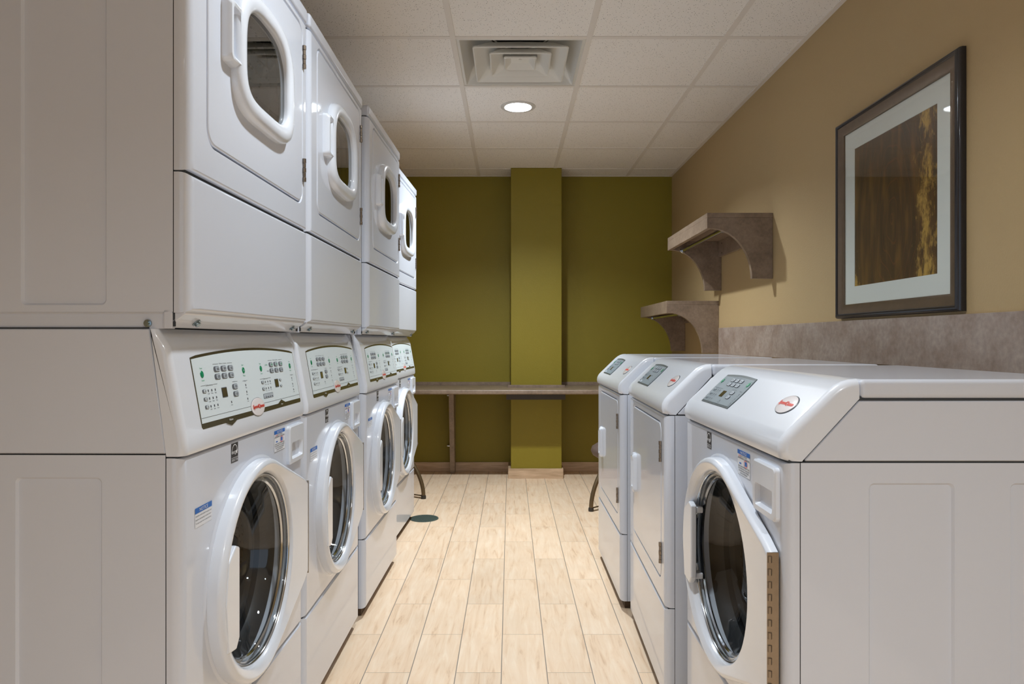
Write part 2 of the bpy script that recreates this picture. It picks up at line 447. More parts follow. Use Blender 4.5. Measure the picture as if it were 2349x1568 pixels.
XC, ZC, RD = 0.352, 0.571, 0.242
HX, HZ = 0.688, 0.131
def circ(r): return [(x if x > XC else XC+(x-XC)*1.07, z) for x, z in rr(XC, ZC, r, r, r, NN)]
def dloop(r, hx, hz):
    n = len(circ(r)); out = []
    hx -= XC
    d = math.hypot(hx, hz); th = math.atan2(hz, hx)+math.acos(r/d)
    for p in circ(r):
        a = math.atan2(p[1]-ZC, p[0]-XC)
        s = 1 if a >= 0 else -1; b = abs(a)
        if b >= th: out.append(p); continue
        t = b/th
        T = (r*math.cos(th), r*math.sin(th))
        if t < 0.5: q = (hx, hz*t*2)
        else: w = (t-0.5)*2; q = (hx+(T[0]-hx)*w, hz+(T[1]-hz)*w)
        out.append((XC+q[0], ZC+s*q[1]))
    return out

def washer_lower(P, y, zs, zlow, sticker2, door_y=None):
    """everything below the console seam of a front loading washer; returns nothing"""
    g = G()
    front_panel(g, zlow+0.0015, zs-0.0015, y, [(circ(0.251), 0), (circ(0.249), -0.0012), (circ(0.246), -0.0030), (circ(0.243), -0.0036), (circ(0.224), -0.0036), (circ(0.220), 0.002), (circ(0.218), 0.05)])
    build(g, 'front_panel', M['enamel'], P)
    g = G(); front_panel(g, ZB, zlow-0.0015, y)
    build(g, 'kick_panel', M['enamel'], P)
    # tub, drum
    g = G(); fy = lambda u, v, h: (XC+u*(1.0 if u > 0 else 1.0+0.07*min(1.0, max(0.0, (0.2-h)/0.2))), y+h, ZC+v)
    g.lathe([(0.218, 0.03), (0.200, 0.045), (0.192, 0.06), (0.196, 0.075), (0.186, 0.085), (0.184, 0.10)], fy, 64)
    build(g, 'door_gasket', M['gasket'], P)
    g = G()
    g.lathe([(0.184, 0.10), (0.205, 0.115), (0.232, 0.13), (0.235, 0.16), (0.235, 0.42), (0.22, 0.44), (0.10, 0.45), (0.08, 0.43), (0.02, 0.425)], fy, 64, False, True)
    for k in range(3):      # lifting vanes
        a = 2*pi*k/3+0.5
        ca, sa = math.cos(a), math.sin(a)
        L = []
        for hh in (0.15, 0.41):
            L.append([fy(ca*r-sa*t, sa*r+ca*t, hh) for r, t in ((0.236, -0.035), (0.19, -0.012), (0.18, 0.0), (0.19, 0.012), (0.236, 0.035))])
        g.loft(L, True, True, closed=False)
    build(g, 'wash_drum', M['drum'], P)
    # door
    yd = lambda x, z: y-0.034+(0.012*max(0.0, (x-XC+0.24))/0.58)
    g = G()
    loops = [at(dloop(RD, HX, HZ), y-0.003), at(dloop(RD, HX, HZ), lambda x, z: yd(x, z)+0.013)]
    for t in range(1, 6):
        a = t/5*pi/2
        loops.append(at(dloop(RD-0.014*(1-math.cos(a)), HX-0.003*(1-math.cos(a)), HZ-0.008*(1-math.cos(a))), lambda x, z, a=a: yd(x, z)+0.013*(1-math.sin(a))))
    for r, dy in ((0.216, 0.006), (0.212, 0.009), (0.2095, 0.014), (0.2070, 0.022)):
        loops.append(at(circ(r), lambda x, z, d=dy: yd(x, z)+d))
    loops += [at(circ(0.2035), y-0.006), at(circ(0.2060), y+0.002), at(circ(0.215), y+0.006)]
    g.loft(loops)
    D = build(g, 'washer_door', M['plastic'], P, sharp=40)
    # glass bowl: stepped rim and bowl
    g = G()
    g.lathe([(0.2045, -0.006), (0.198, -0.006), (0.194, 0.006), (0.188, 0.009), (0.184, 0.028), (0.177, 0.034), (0.169, 0.070), (0.154, 0.102), (0.122, 0.116), (0.05, 0.122)], fy, 96, False, True)
    build(g, 'glass_bowl', M['bowl_glass'], D, sharp=60)
    g = G()
    g.lathe([(0.2065, -0.009), (0.2040, -0.0125), (0.2010, -0.009), (0.2025, -0.004), (0.2065, -0.004)], fy, 96)
    g.lathe([(0.1960, 0.006), (0.1930, 0.001), (0.1900, 0.005), (0.1930, 0.010)], fy, 96)
    build(g, 'chrome_ring', M['chrome'], D, sharp=60)
    # bridge handle over the ring, pocket open towards the glass
    g = G()
    z0, z1 = 0.470, 0.668
    xa, xb = XC-RD*1.07+0.016, XC-0.170
    yb = yd(xa, 0)-0.0015
    cen = []
    def hb(x, z): return yb+0.003*(x-xa)/(xb-xa)
    prof = [(xa+0.012, z0+0.0), (xb-0.018, z0-0.008), (xb, z0+0.010), (xb, z1-0.004), (xb-0.020, z1+0.004), (xa+0.012, z1-0.02), (xa-0.002, (z0+z1)/2)]
    g.prism(prof, lambda p, q, t: (p, hb(p, q)+t, q), 0.0, 0.015, 0.0035, 3)
    g.prism([(xa+0.012, yb+0.006), (xb-0.004, yb+0.006), (xb-0.004, yb+0.036), (xa+0.03, yb+0.03)], lambda p, q, t: (p, q, t), z1-0.024, z1-0.008, 0.003)
    g.prism([(xa+0.012, yb+0.006), (xb-0.004, yb+0.006), (xb-0.004, yb+0.036), (xa+0.03, yb+0.03)], lambda p, q, t: (p, q, t), z0+0.006, z0+0.022, 0.003)
    build(g, 'door_handle', M['plastic'], D)
    # piano hinge on the door edge
    g = G()
    g.box(HX-0.001, HX+0.0018, y-0.023, y-0.002, ZC-HZ+0.004, ZC+HZ-0.004)
    k = 0; z = ZC-HZ+0.008
    while z < ZC+HZ-0.012:
        g.tube([(HX+0.001, y-0.0185, z), (HX+0.001, y-0.0185, z+0.0115)], 0.0042, 12); z += 0.0232
    build(g, 'piano_hinge', M['steel'], D)
    # dispenser drawer
    g = G()
    xa, xb, za, zb = 0.571, 0.690, zs-0.112, zs-0.015
    cx, cz = (xa+xb)/2, (za+zb)/2
    hw, hh = (xb-xa)/2, (zb-za)/2
    def sag(lp, k=1.0): return [(x, z-0.010*k*(1-((x-cx)/hw)**2)*(1 if z < cz else 0)) for x, z in lp]
    n = NN
    hole = rr(cx+0.001, zs-0.079, 0.046, 0.020, 0.006, n)
    A = rr(cx, cz, hw, hh, 0.008, n); B = rr(cx, cz, hw-0.003, hh-0.003, 0.008, n)
    hole2 = [(cx+(x-cx)*0.72, z*1.0+(-0.004 if z > zs-0.079 else 0.012)) for x, z in hole]
    g.loft([at(sag(A), y+0.001), at(sag(A), y-0.007), at(sag(B), y-0.010), at(sag(hole, 0.6), y-0.010), at(sag(hole2, 0.3), y+0.028)], False, True)
    build(g, 'dispenser_drawer', M['plastic'], P)
    F = lambda u, v, l: (u, y-l, v)
    # round-cornered energy emblem
    es = (0.217, 0.253, zs-0.045, zs-0.003-0.001)
    ex, ez0 = 0.216, zs-0.048
    g = G(); quad(g, F, ex, ex+0.036, ez0, ez0+0.0405, 0.0006)
    build(g, 'energy_sticker', M['black_ink'], P)
    g = G()
    for q in (0.0095,): quad(g, F, ex+0.001, ex+0.035, ez0+q, ez0+q+0.0008, 0.0010)
    text(g, 'ENERGY STAR', F, ex+0.018, ez0+0.005, 0.031, 0.0056, 0.0010)
    text(g, 'energy', F, ex+0.0145, ez0+0.0195, 0.024, 0.0085, 0.0010, 0.25)
    pts = []
    for k in range(10):
        a = pi/2+2*pi*k/10; r_ = 0.0062 if k % 2 == 0 else 0.0026
        pts.append((ex+0.0275+r_*math.cos(a), ez0+0.0215+r_*math.sin(a)))
    c = g.v(F(ex+0.0275, ez0+0.0215, 0.0011)); pv = [g.v(F(a, b, 0.0011)) for a, b in pts]
    for k in range(10): g.face([c, pv[k], pv[(k+1) % 10]])
    la, lb = [], []
    for k in range(17):
        a = pi*(0.06+0.94*k/16)
        la.append(F(ex+0.017+0.0155*math.cos(a), ez0+0.019+0.0190*math.sin(a), 0.0010))
        lb.append(F(ex+0.017+0.0140*math.cos(a), ez0+0.019+0.0172*math.sin(a), 0.0010))
    g.loft([la, lb], closed=False)
    build(g, 'energy_emblem', M['white_ink'], P, norm=False)
    # notice label beside the drawer
    def notice(x0, x1, z0, z1, head, rows, pict):
        g = G(); quad(g, F, x0, x1, z0, z1, 0.0005)
        S = build(g, 'notice_label', M['paper'], P)
        g = G(); quad(g, F, x0, x1, z1-head, z1, 0.0008)
        if pict:
            xm = x0+(x1-x0)*0.23; quad(g, F, xm-0.006, xm+0.006, z0+0.0235, z0+0.0265, 0.0008)
            xm = x0+(x1-x0)*0.68; quad(g, F, xm-0.0065, xm+0.0065, z0+0.0235, z0+0.0325, 0.0008)
        build(g, 'blue_printing', M['blue'], S)
        g = G(); text(g, 'NOTICE', F, (x0+x1)/2, z1-head/2, (x1-x0)*0.5, head*0.62, 0.0011)
        build(g, 'notice_heading', M['white_ink'], S)
        g = G()
        for (t, zf, wf) in rows: text(g, t, F, (x0+x1)/2, z0+(z1-z0)*zf, (x1-x0)*wf, 0.0033, 0.0008)
        if pict: quad(g, F, x0, x1, z0+(z1-z0)*0.66, z0+(z1-z0)*0.66+0.0005, 0.0008); quad(g, F, x0, x1, z0, z0+0.0005, 0.0008)
        build(g, 'black_printing', M['black_ink'], S)
        if pict:
            g = G(); xm = x0+(x1-x0)*0.68; zm = z0+0.028; la, lb = [], []
            for k in range(33):
                a = 2*pi*k/32
                la.append(F(xm+0.0115*math.cos(a), zm+0.0075*math.sin(a), 0.0012)); lb.append(F(xm+0.0103*math.cos(a), zm+0.0063*math.sin(a), 0.0012))
            g.loft([la, lb], closed=False)
            text(g, 'MAX', F, x0+(x1-x0)*0.2, z0+(z1-z0)*0.77, (x1-x0)*0.2, 0.0034, 0.0012)
            build(g, 'red_printing', M['red_ink'], S)
    nx0 = 0.478 if sticker2 else 0.452
    notice(nx0, nx0+0.078, zs-0.068, zs-0.015, 0.009,
           [('AMOUNT OF DETERGENT', 0.78, 0.55), ('RECOMMENDED TO USE PER WASH', 0.70, 0.9), ('USING MORE DETERGENT THAN', 0.36, 0.9),
            ('RECOMMENDED MAY CAUSE EXCESS', 0.27, 0.9), ('SUDS AND MACHINE DAMAGE', 0.18, 0.8), ('USE HE DETERGENT', 0.09, 0.6)], True)
    if sticker2:
        notice(0.050, 0.122, 0.735, 0.772, 0.0105, [('DOOR LOCK LIGHT must go out', 0.56, 0.92), ('before attempting to open door.', 0.38, 0.92), ('To open, push door in then pull out.', 0.20, 0.92)], False)
    for sx in (0.05, W-0.05):
        for sy in (0.09, 0.52):
            g = G(); g.lathe([(0.024, 0.0), (0.024, 0.012), (0.010, 0.016), (0.010, 0.06)], lambda u, v, h: (sx+u, sy+v, h), 16, True, True)
            build(g, 'foot', M['gasket'], P)

def feet_only(P):
    for sx in (0.05, W-0.05):
        for sy in (0.09, 0.52):
            g = G(); g.lathe([(0.024, 0.0), (0.024, 0.012), (0.010, 0.016), (0.010, 0.06)], lambda u, v, h: (sx+u, sy+v, h), 16, True, True)
            build(g, 'foot', M['gasket'], P)

def underside(P, y, D):
    g = G(); g.box(0.012, W-0.012, y+0.010, D-0.02, 0.034, 0.045); g.box(0.022, W-0.022, y+0.022, D-0.03, 0.0015, 0.040)
    build(g, 'base_tray', M['under'], P)

def logo(P, f, u, v, a=0.041, b=0.0205):
    g = G()
    for rr_, l0, l1 in ((1.0, 0.0, 0.0015),):
        g.loft([[f(u+a*s*math.cos(2*pi*k/48), v+b*s*math.sin(2*pi*k/48), l) for k in range(48)] for s, l in ((1.06, 0.0005), (1.03, 0.0018), (1.0, 0.0022))], False, False)
    ring = build(g, 'brand_badge', M['btn_dark'], P)
    g = G(); g.loft([[f(u+a*s*math.cos(2*pi*k/48), v+b*s*math.sin(2*pi*k/48), l) for k in range(48)] for s, l in ((1.0, 0.0012), (0.98, 0.0026), (0.85, 0.0032), (0.4, 0.0034))], False, True)
    build(g, 'badge_face', M['badge'], ring)
    g = G(); text(g, 'Speed', f, u-a*0.42, v+0.0003, a*0.80, b*0.56, 0.0040, 0.15); text(g, 'Queen', f, u+a*0.43, v+0.0004, a*0.84, b*0.50, 0.0040, 0.15)
    # the heavy red lettering: a second slightly shifted copy thickens the strokes
    for dx in (-0.0006, -0.0003, 0.0003, 0.0006):
        text(g, 'Speed', f, u-a*0.42+dx, v+0.0003, a*0.80, b*0.56, 0.0041, 0.15); text(g, 'Queen', f, u+a*0.43+dx, v+0.0004, a*0.84, b*0.50, 0.0041, 0.15)
    build(g, 'badge_lettering', M['red'], ring, norm=False)

def oval_button(P, f0, u, v, a=0.0072, b=0.0072, txt=None):
    f = lambda p, q, l: f0(p, q, l+0.0015)
    g = G(); g.loft([[f(u+a*s*math.cos(2*pi*k/24), v+b*s*math.sin(2*pi*k/24), l) for k in range(24)] for s, l in ((1.0, 0.0004), (0.9, 0.0012))], False, True)
    g.k = 1; disc(g, f, u, v, a*0.3, b*0.3, 0.0016, 3 if txt else 16)
    build(g, 'start_button', [M['green'], M['green_ink'] if not txt else M['white_ink']], P)
def key_button(P, f0, u, v, s=1.0, c1='btn_dark', c2='btn_light', ink='ink'):
    f = lambda p, q, l: f0(p, q, l+0.0013)
    g = G()
    slab(g, rr(u, v, 0.0145*s, 0.0056*s, 0.0056*s, 3), f, 0.0012, 0.0002)
    g.k = 1; slab(g, rr(u+0.003*s, v, 0.0098*s, 0.0046*s, 0.0035*s, 3), f, 0.0019, 0.0010)
    g.k = 2; 
    for dv in (0.0014, -0.0014): quad(g, f, u+0.003*s-0.0055*s, u+0.003*s+0.0055*s, v+dv*s-0.0006*s, v+dv*s+0.0006*s, 0.0023)
    build(g, 'button', [M[c1], M[c2], M[ink]], P, norm=False)

def stack_panel(P):
    yf = lambda z: 0.0133+0.0242*(z-0.930)/0.135
    nx = 0.0242/0.135; nl = math.hypot(1, nx)
    f = lambda u, v, l: (u, yf(v)-l/nl, v+l*nx/nl)
    x0, x1, z0, z1 = 0.074, 0.680, 0.916, 1.054
    top = lambda x: z1+0.013*(1-((x-0.377)/0.303)**2)
    n = 24
    outline = [(x0, z0+0.004), (x0+0.004, z0), (x1-0.004, z0), (x1, z0+0.004)]+[(x1-(x1-x0)*k/n, top(x1-(x1-x0)*k/n)-(0.002 if k in (0, n) else 0)) for k in range(n+1)]
    g = G(); slab(g, outline, f, 0.0012, -0.004)
    O = build(g, 'control_panel', M['olive_band'], P)
    g = G()
    a0, a1, b0 = x0+0.003, x1-0.003, 0.9265
    inner = [(a0, b0), (a1, b0)]+[(a1-(a1-a0)*k/n, top(a1-(a1-a0)*k/n)-0.0055) for k in range(n+1)]
    slab(g, inner, f, 0.0017, 0.0008)
    build(g, 'panel_overlay', M['panel_face'], O)
    for (u, up) in ((0.208, -1), (0.527, 1)):      # olive triangles
        g = G(); zt = 0.9265 if up > 0 else 0.9168
        g.face([g.v(f(*q, 0.0022)) for q in ((u-0.030, zt-0.0008), (u+0.030, zt-0.0008), (u, zt+up*0.0085))])
        build(g, 'panel_pointer', M['olive_band'], O)
    g = G()
    quad(g, f, a0, a1, 0.9360, 0.9366, 0.0020)
    def head(u0, u1, v, t):
        text(g, t, f, (u0+u1)/2, v, min(0.034, (u1-u0)*0.42), 0.0032, 0.0020)
        w = (u1-u0)*0.27
        quad(g, f, u0, u0+w, v-0.0003, v+0.0003, 0.0020); quad(g, f, u1-w, u1, v-0.0003, v+0.0003, 0.0020)
    head(0.166, 0.263, 1.0363, 'Fabric Cycle'); head(0.480, 0.584, 1.0346, 'Fabric Cycle')
    head(0.097, 0.172, 0.9965, 'Selections'); head(0.408, 0.480, 0.9925, 'Selections')
    head(0.247, 0.275, 0.9958, 'Options'); head(0.303, 0.330, 0.9945, 'Status'); head(0.626, 0.652, 0.9918, 'Status')
    def leds(us, v, ts):
        for u, t in zip(us, ts):
            quad(g, f, u-0.0022, u+0.0022, v-0.0020, v+0.0024, 0.0020); text(g, t, f, u, v-0.0055, 0.0085, 0.0028, 0.0020)
    leds((0.126, 0.142, 0.158), 0.9855, ('Cold', 'Warm', 'Hot')); leds((0.126, 0.142, 0.158), 0.9703, ('Low', 'Medium', 'High')); leds((0.126, 0.142, 0.158), 0.955, ('Light', 'Medium', 'Heavy'))
    leds((0.317,), 0.9846, ('Wash',)); leds((0.316,), 0.9696, ('Rinse',)); leds((0.315,), 0.9543, ('Spin',)); leds((0.226,), 0.9547, ('Door Lock',))
    leds((0.440, 0.456, 0.472), 0.9841, ('No Heat', 'Low', 'High')); leds((0.438, 0.454, 0.470), 0.9688, ('Damp', 'Near Dry', 'Dry'))
    leds((0.638,), 0.983, ('On Sale',)); leds((0.637,), 0.9674, ('Heat',)); leds((0.637,), 0.9525, ('Cool',))
    text(g, 'MANUAL', f, 0.470, 1.0092, 0.012, 0.0028, 0.0020)
    build(g, 'printed_legend', M['ink'], O, norm=False)
    for u, v, a, b in ((0.111, 1.0185, 'Power', 'Cancel'), (0.318, 1.0176, 'Start', 'Pause'), (0.425, 1.017, 'Power', 'Cancel'), (0.638, 1.0156, 'Start', 'Pause')):
        g = G(); text(g, a, f, u, v+0.0118, 0.011, 0.0032, 0.0020); build(g, 'green_legend', M['green_ink'], O, norm=False)
        g = G(); text(g, b, f, u, v-0.0116, 0.012, 0.0032, 0.0020); build(g, 'green_legend', M['green_ink'], O, norm=False)
    g = G(); text(g, 'AUTO DRYING', f, 0.464, 1.0241, 0.018, 0.0030, 0.0020)
    build(g, 'green_legend', M['green_ink'], O, norm=False)
    g = G(); text(g, 'Washer', f, 0.208, 0.9205, 0.020, 0.0042, 0.0026); build(g, 'white_heading', M['white_ink'], O, norm=False)
    g = G(); text(g, 'Dryer', f, 0.527, 0.9235, 0.014, 0.0042, 0.0026); build(g, 'white_heading', M['white_ink'], O, norm=False)
    for i, (u, v) in enumerate(((0.111, 1.0185), (0.318, 1.0176), (0.425, 1.017), (0.638, 1.0156))): oval_button(O, f, u, v, txt=(i % 2))
    for u, v in ((0.181, 1.026), (0.215, 1.0259), (0.250, 1.0257), (0.180, 1.0107), (0.214, 1.0107), (0.248, 1.0106), (0.257, 0.9854), (0.256, 0.970)): key_button(O, f, u, v)
    for u, v in ((0.497, 1.0241), (0.532, 1.0243), (0.568, 1.0239)): key_button(O, f, u, v, 1.0, ink='green_ink')
    for u, v in ((0.496, 1.0092), (0.531, 1.0091), (0.566, 1.0088)): key_button(O, f, u, v)
    for u, v in ((0.109, 0.9859), (0.109, 0.9704), (0.109, 0.9553), (0.422, 0.9844), (0.421, 0.9689)): key_button(O, f, u, v, 0.62, 'btn_dark', 'panel_face')
    for u, v in ((0.545, 0.9835), (0.545, 0.9685)): key_button(O, f, u, v, 0.5, 'btn_dark', 'panel_face')
    g = G(); slab(g, rr(0.445, 0.9515, 0.033, 0.0058, 0.003, 3), f, 0.0020, 0.0012); g.k = 1
    slab(g, rr(0.445, 0.9515, 0.0315, 0.0050, 0.003, 3), f, 0.0024, 0.0015); g.k = 0
    for k in range(4): quad(g, f, 0.422+k*0.0135, 0.431+k*0.0135, 0.9480, 0.9500, 0.0028); quad(g, f, 0.4255+k*0.0135, 0.4275+k*0.0135, 0.9525, 0.9545, 0.0028)
    build(g, 'time_keypad', [M['ink'], M['btn_light']], O, norm=False)
    for u in (0.200, 0.516):
        g = G(); slab(g, rr(u, 0.9773, 0.0130, 0.0102, 0.001, 3), f, 0.0022, 0.0010); g.k = 1; slab(g, rr(u, 0.9773, 0.0112, 0.0086, 0.001, 3), f, 0.0025, 0.0015)
        build(g, 'display', [M['ink'], M['lcd']], O)
    logo(P, f, 0.366, 0.9318)

def window_shape(o, n=64):
    """dryer window outline, enlarged outward by o"""
    cx, cz = 0.357, 1.690
    a = 0.136+o; bt = 0.114+o; bb = 0.088+o
    out = []
    for k in range(n):
        t = 2*pi*k/n; c, s = math.cos(t), math.sin(t)
        b, e = (bt, 3.0) if s >= 0 else (bb, 4.2)
        r = 1.0/((abs(c/a)**e+abs(s/b)**e)**(1.0/e))
        out.append((cx+r*c, cz+r*s))
    return out

def hinge(g, x, y, z0, z1, r=0.0052):
    n = 5; L = (z1-z0)/n
    for k in range(n):
        rr_ = r if k % 2 == 0 else r*0.86
        g.tube([(x, y, z0+k*L+0.0006), (x, y, z0+(k+1)*L-0.0006)], rr_, 12)

def slab_door(x0, x1, z0, z1, r, y, inner=None):
    g = G(); cx, cz, hw, hh = (x0+x1)/2, (z0+z1)/2, (x1-x0)/2, (z1-z0)/2
    L = []
    for ins, yy in ((0, 0.012), (0, 0.004), (0.0006, 0.002), (0.002, 0.0006), (0.004, 0.0)):
        L.append(at(rr(cx, cz, hw-ins, hh-ins, r-ins, NN), y+yy))
    return g, L

def make_stack():
    P = empty('stacked_washer_dryer')
    y = 0.0133; D = 0.70
    zs, zl = 0.8756, 0.3045
    washer_lower(P, y, zs, zl, True)
    underside(P, y, D)
    # washer cabinet sides and back
    g = G()
    for x, s in ((0.0, 1), (W, -1)):
        side_plate(g, x, s, y+0.0295, D, ZB, zs+0.0045, [(0.157, 0.313, 0.09, 0.840), (0.411, 0.567, 0.09, 0.840)])
    g.face([g.v(p) for p in ((0, D, ZB), (W, D, ZB), (W, D, zs+0.004), (0, D, zs+0.004))])
    build(g, 'washer_cabinet', M['enamel'], P)
    # console body
    prof = [(0.010, zs+0.003), (0.0065, zs+0.012), (0.0085, zs+0.030), (0.0133+0.0242*(0.930-0.930)/0.135, 0.930), (0.0375, 1.065), (0.0400, 1.076), (0.047, 1.089), (0.058, 1.098), (0.060, 1.101), (0.034, 1.101-0.0)]
    prof = [(0.010, zs+0.0015), (0.0070, zs+0.010), (0.0080, zs+0.030), (0.0126, 0.930), (0.0368, 1.065), (0.0395, 1.074), (0.0475, 1.086), (0.0560, 1.0985), (0.0590, 1.1058), (0.070, 1.1058), (0.0415, zs+0.0015)]
    g = G()
    g.prism(prof, lambda p, q, t: (t, p, q), 0.0, W, 0.014, 4,
            pick=lambda e: abs(e.verts[0].co.x-e.verts[1].co.x) < 1e-6 and all(v.co.y < 0.0595 for v in e.verts) and e.verts[0].co.z != e.verts[1].co.z)
    build(g, 'console', M['plastic'], P, sharp=30)
    g = G()
    g.prism([(0.0430, zs+0.0065), (D, zs+0.0065), (D, 1.1055), (0.0720, 1.1055)], lambda p, q, t: (t, p, q), 0.0, W, 0.002, 1)
    build(g, 'console_side_panel', M['enamel'], P)
    stack_panel(P)
    # dryer cabinet
    g = G()
    for x, s in ((0.0, 1), (W, -1)):
        side_plate(g, x, s, 0.0295, D, 1.136, 1.9605, [(0.149, 0.303, 1.148, 1.915), (0.405, 0.560, 1.148, 1.915)])
        g.box(min(x, x+s*0.004)+(0.006 if s > 0 else -0.006), max(x, x+s*0.004)+(0.006 if s > 0 else -0.006), 0.048, D, 1.106, 1.140)
        g.box(min(x, x+s*0.012), max(x, x+s*0.012), 0.031, 0.046, 1.106, 1.140, 0.001, 1)
        g.tube([(x+s*0.007, 0.046, 1.1365), (x+s*0.007, D, 1.1365)], 0.004, 10)
    g.face([g.v(p) for p in ((0, D, 1.106), (W, D, 1.106), (W, D, 1.958), (0, D, 1.958))])
    build(g, 'dryer_cabinet', M['enamel'], P)
    g = G(); x0, x1, z0, z1 = 0.0765, 0.661, 1.459, 1.937
    h = lambda o: rr((x0+x1)/2, (z0+z1)/2, (x1-x0)/2+o, (z1-z0)/2+o, 0.032+o, NN)
    front_panel(g, 1.3895, 1.9595, 0.0, [(h(0.0075), 0.0), (h(0.006), 0.0008), (h(0.0035), 0.005), (h(0.0025), 0.012), (h(-0.04), 0.012)])
    build(g, 'front_panel', M['enamel'], P)
    g = G(); front_panel(g, 1.1345, 1.3865, 0.0, top=0.010)
    g.prism([(0.0075, 1.1385), (0.0095, 1.1320), (0.040, 1.1085), (0.050, 1.1075), (0.05, 1.1385)], lambda p, q, t: (t, p, q), 0.003, W-0.003, 0.0025, 2)
    LP = build(g, 'lower_panel', M['enamel'], P)
    for bx in (0.085, 0.655):
        g = G(); ny, nz = -0.61, -0.79
        f = lambda u, v, hh: (bx+u, 0.026+ny*hh*0.9+v*0.79, 1.1185+nz*hh*0.9-v*0.61)
        g.lathe([(0.0085, -0.001), (0.0085, 0.002), (0.0055, 0.0025), (0.0055, 0.007), (0.0035, 0.0085)], f, 12, True, True)
        build(g, 'bolt', M['zinc'], P)
    g = G(); g.lathe([(0.007, 0.004), (0.007, -0.001), (0.0045, -0.0015), (0.0045, -0.006)], lambda u, v, hh: (hh+0.004, 0.077+u, 1.1156+v), 12, True, True)
    build(g, 'bolt', M['zinc'], P)
    # seams: dark strips added to darken the open gaps between panels
    g = G()
    for z in (zl, zs, 1.388): g.box(0.004, W-0.004, 0.010+(0.0133 if z < 1 else 0), 0.05, z-0.004, z+0.004)
    for z in (zs, 1.961): g.box(0.003, W-0.003, 0.03, D-0.01, z-0.004, z+0.005)
    g.box(0.003, W-0.003, 0.075, D-0.01, 1.102, 1.1085)
    g.box(0.006, W-0.006, 0.012, 0.05, 1.957, 1.966)
    for x in (0.003, W-0.006):
        g.box(x, x+0.003, y+0.027, y+0.033, ZB, zs); g.box(x, x+0.003, 0.027, 0.034, 1.11, 1.96)
    g.prism([(0.038, zs+0.004), (0.048, zs+0.004), (0.077, 1.10), (0.067, 1.10)], lambda p, q, t: (t, p, q), 0.003, W-0.003)
    build(g, 'seam_dark_strip', M['dark_line'], P)
    g = G(); g.box(0, W, -0.001, D, 1.9635, 2.006, 0.010, 4)
    build(g, 'top_cover', M['enamel'], P)
    # dryer door
    g, L = slab_door(x0, x1, z0, z1, 0.030, -0.0005)
    n = 320
    g.loft(L)
    # face between the door edge and the window bezel: resample the door edge
    edge = []
    cx, cz = 0.353, 1.690
    def rayedge(t):
        c, s = math.cos(t), math.sin(t)
        hw0, hw1 = (x1-0.004-cx), (cx-x0-0.004); hh0, hh1 = (z1-0.004-cz), (cz-z0-0.004)
        k = min((hw0 if c > 0 else hw1)/max(abs(c), 1e-9), (hh0 if s > 0 else hh1)/max(abs(s), 1e-9))
        px, pz = cx+k*c, cz+k*s
        # rounded corners
        for ccx, ccz, sx, sz in ((x1-0.03, z1-0.03, 1, 1), (x0+0.03, z1-0.03, -1, 1), (x0+0.03, z0+0.03, -1, -1), (x1-0.03, z0+0.03, 1, -1)):
            if (px-ccx)*sx > 0 and (pz-ccz)*sz > 0:
                R = 0.026; ox, oz = cx-ccx, cz-ccz
                b = ox*c+oz*s; q = b*b-(ox*ox+oz*oz-R*R)
                if q > 0: kk = -b+math.sqrt(q); px, pz = cx+kk*c, cz+kk*s
        return px, pz
    edge = [rayedge(2*pi*k/n) for k in range(n)]
    g.loft([at(edge, -0.0005), at(window_shape(0.02, n), -0.0005), at(window_shape(0.0, n), 0.004)])
    # same plane outer corner fill
    DD = build(g, 'dryer_door', M['enamel'], P)
    g = G()
    prof = [(0.042, 0.0), (0.041, -0.011), (0.037, -0.019), (0.029, -0.0235), (0.018, -0.0245), (0.008, -0.022), (0.002, -0.018), (0.0, -0.012), (-0.001, 0.004)]
    g.loft([at(window_shape(o, 96), yy) for o, yy in prof])
    build(g, 'window_bezel', M['plastic'], DD, sharp=60)
    g = G(); g.loft([at(window_shape(0.001, 64), -0.007), at(window_shape(-0.02, 64), -0.0085)], False, True)
    build(g, 'window_glass', M['tinted_glass'], DD)
    g = G()
    xa, xb, za, zb = 0.135, 0.192, 1.640, 1.770
    hc, vc = (xa+xb)/2, (za+zb)/2
    A = lambda o: rr(hc, vc, (xb-xa)/2-o, (zb-za)/2-o, 0.012, 8)
    B = lambda o: rr(hc+0.006, vc, 0.017-o, 0.050-o, 0.008, 8)
    g.loft([at(A(0), 0.0), at(A(0.001), -0.012), at(A(0.006), -0.020), at(B(-0.006), -0.021), at(B(-0.001), -0.019), at(B(0.002), -0.003)], False, True)
    build(g, 'door_handle', M['plastic'], DD)
    for z in (1.517, 1.826):
        g = G(); hinge(g, 0.670, -0.003, z, z+0.064); build(g, 'hinge', M['steel'], DD)
    g = G()      # dryer drum behind the window
    fz = lambda u, v, hh: (0.353+u, hh, 1.69+v)
    g.lathe([(0.17, 0.030), (0.26, 0.035), (0.262, 0.06), (0.262, 0.55), (0.05, 0.57)], lambda u, v, hh: (0.353+u, hh, 1.67+v), 48, False, True)
    build(g, 'dryer_drum', M['drum'], P)
    g = G(); g.loft([at(window_shape(0.06, 64), 0.014), at(window_shape(0.01, 64), 0.014), at(window_shape(0.012, 64), 0.034), at(window_shape(0.05, 64), 0.034)])
    build(g, 'drum_seal', M['gasket'], P)
    return P

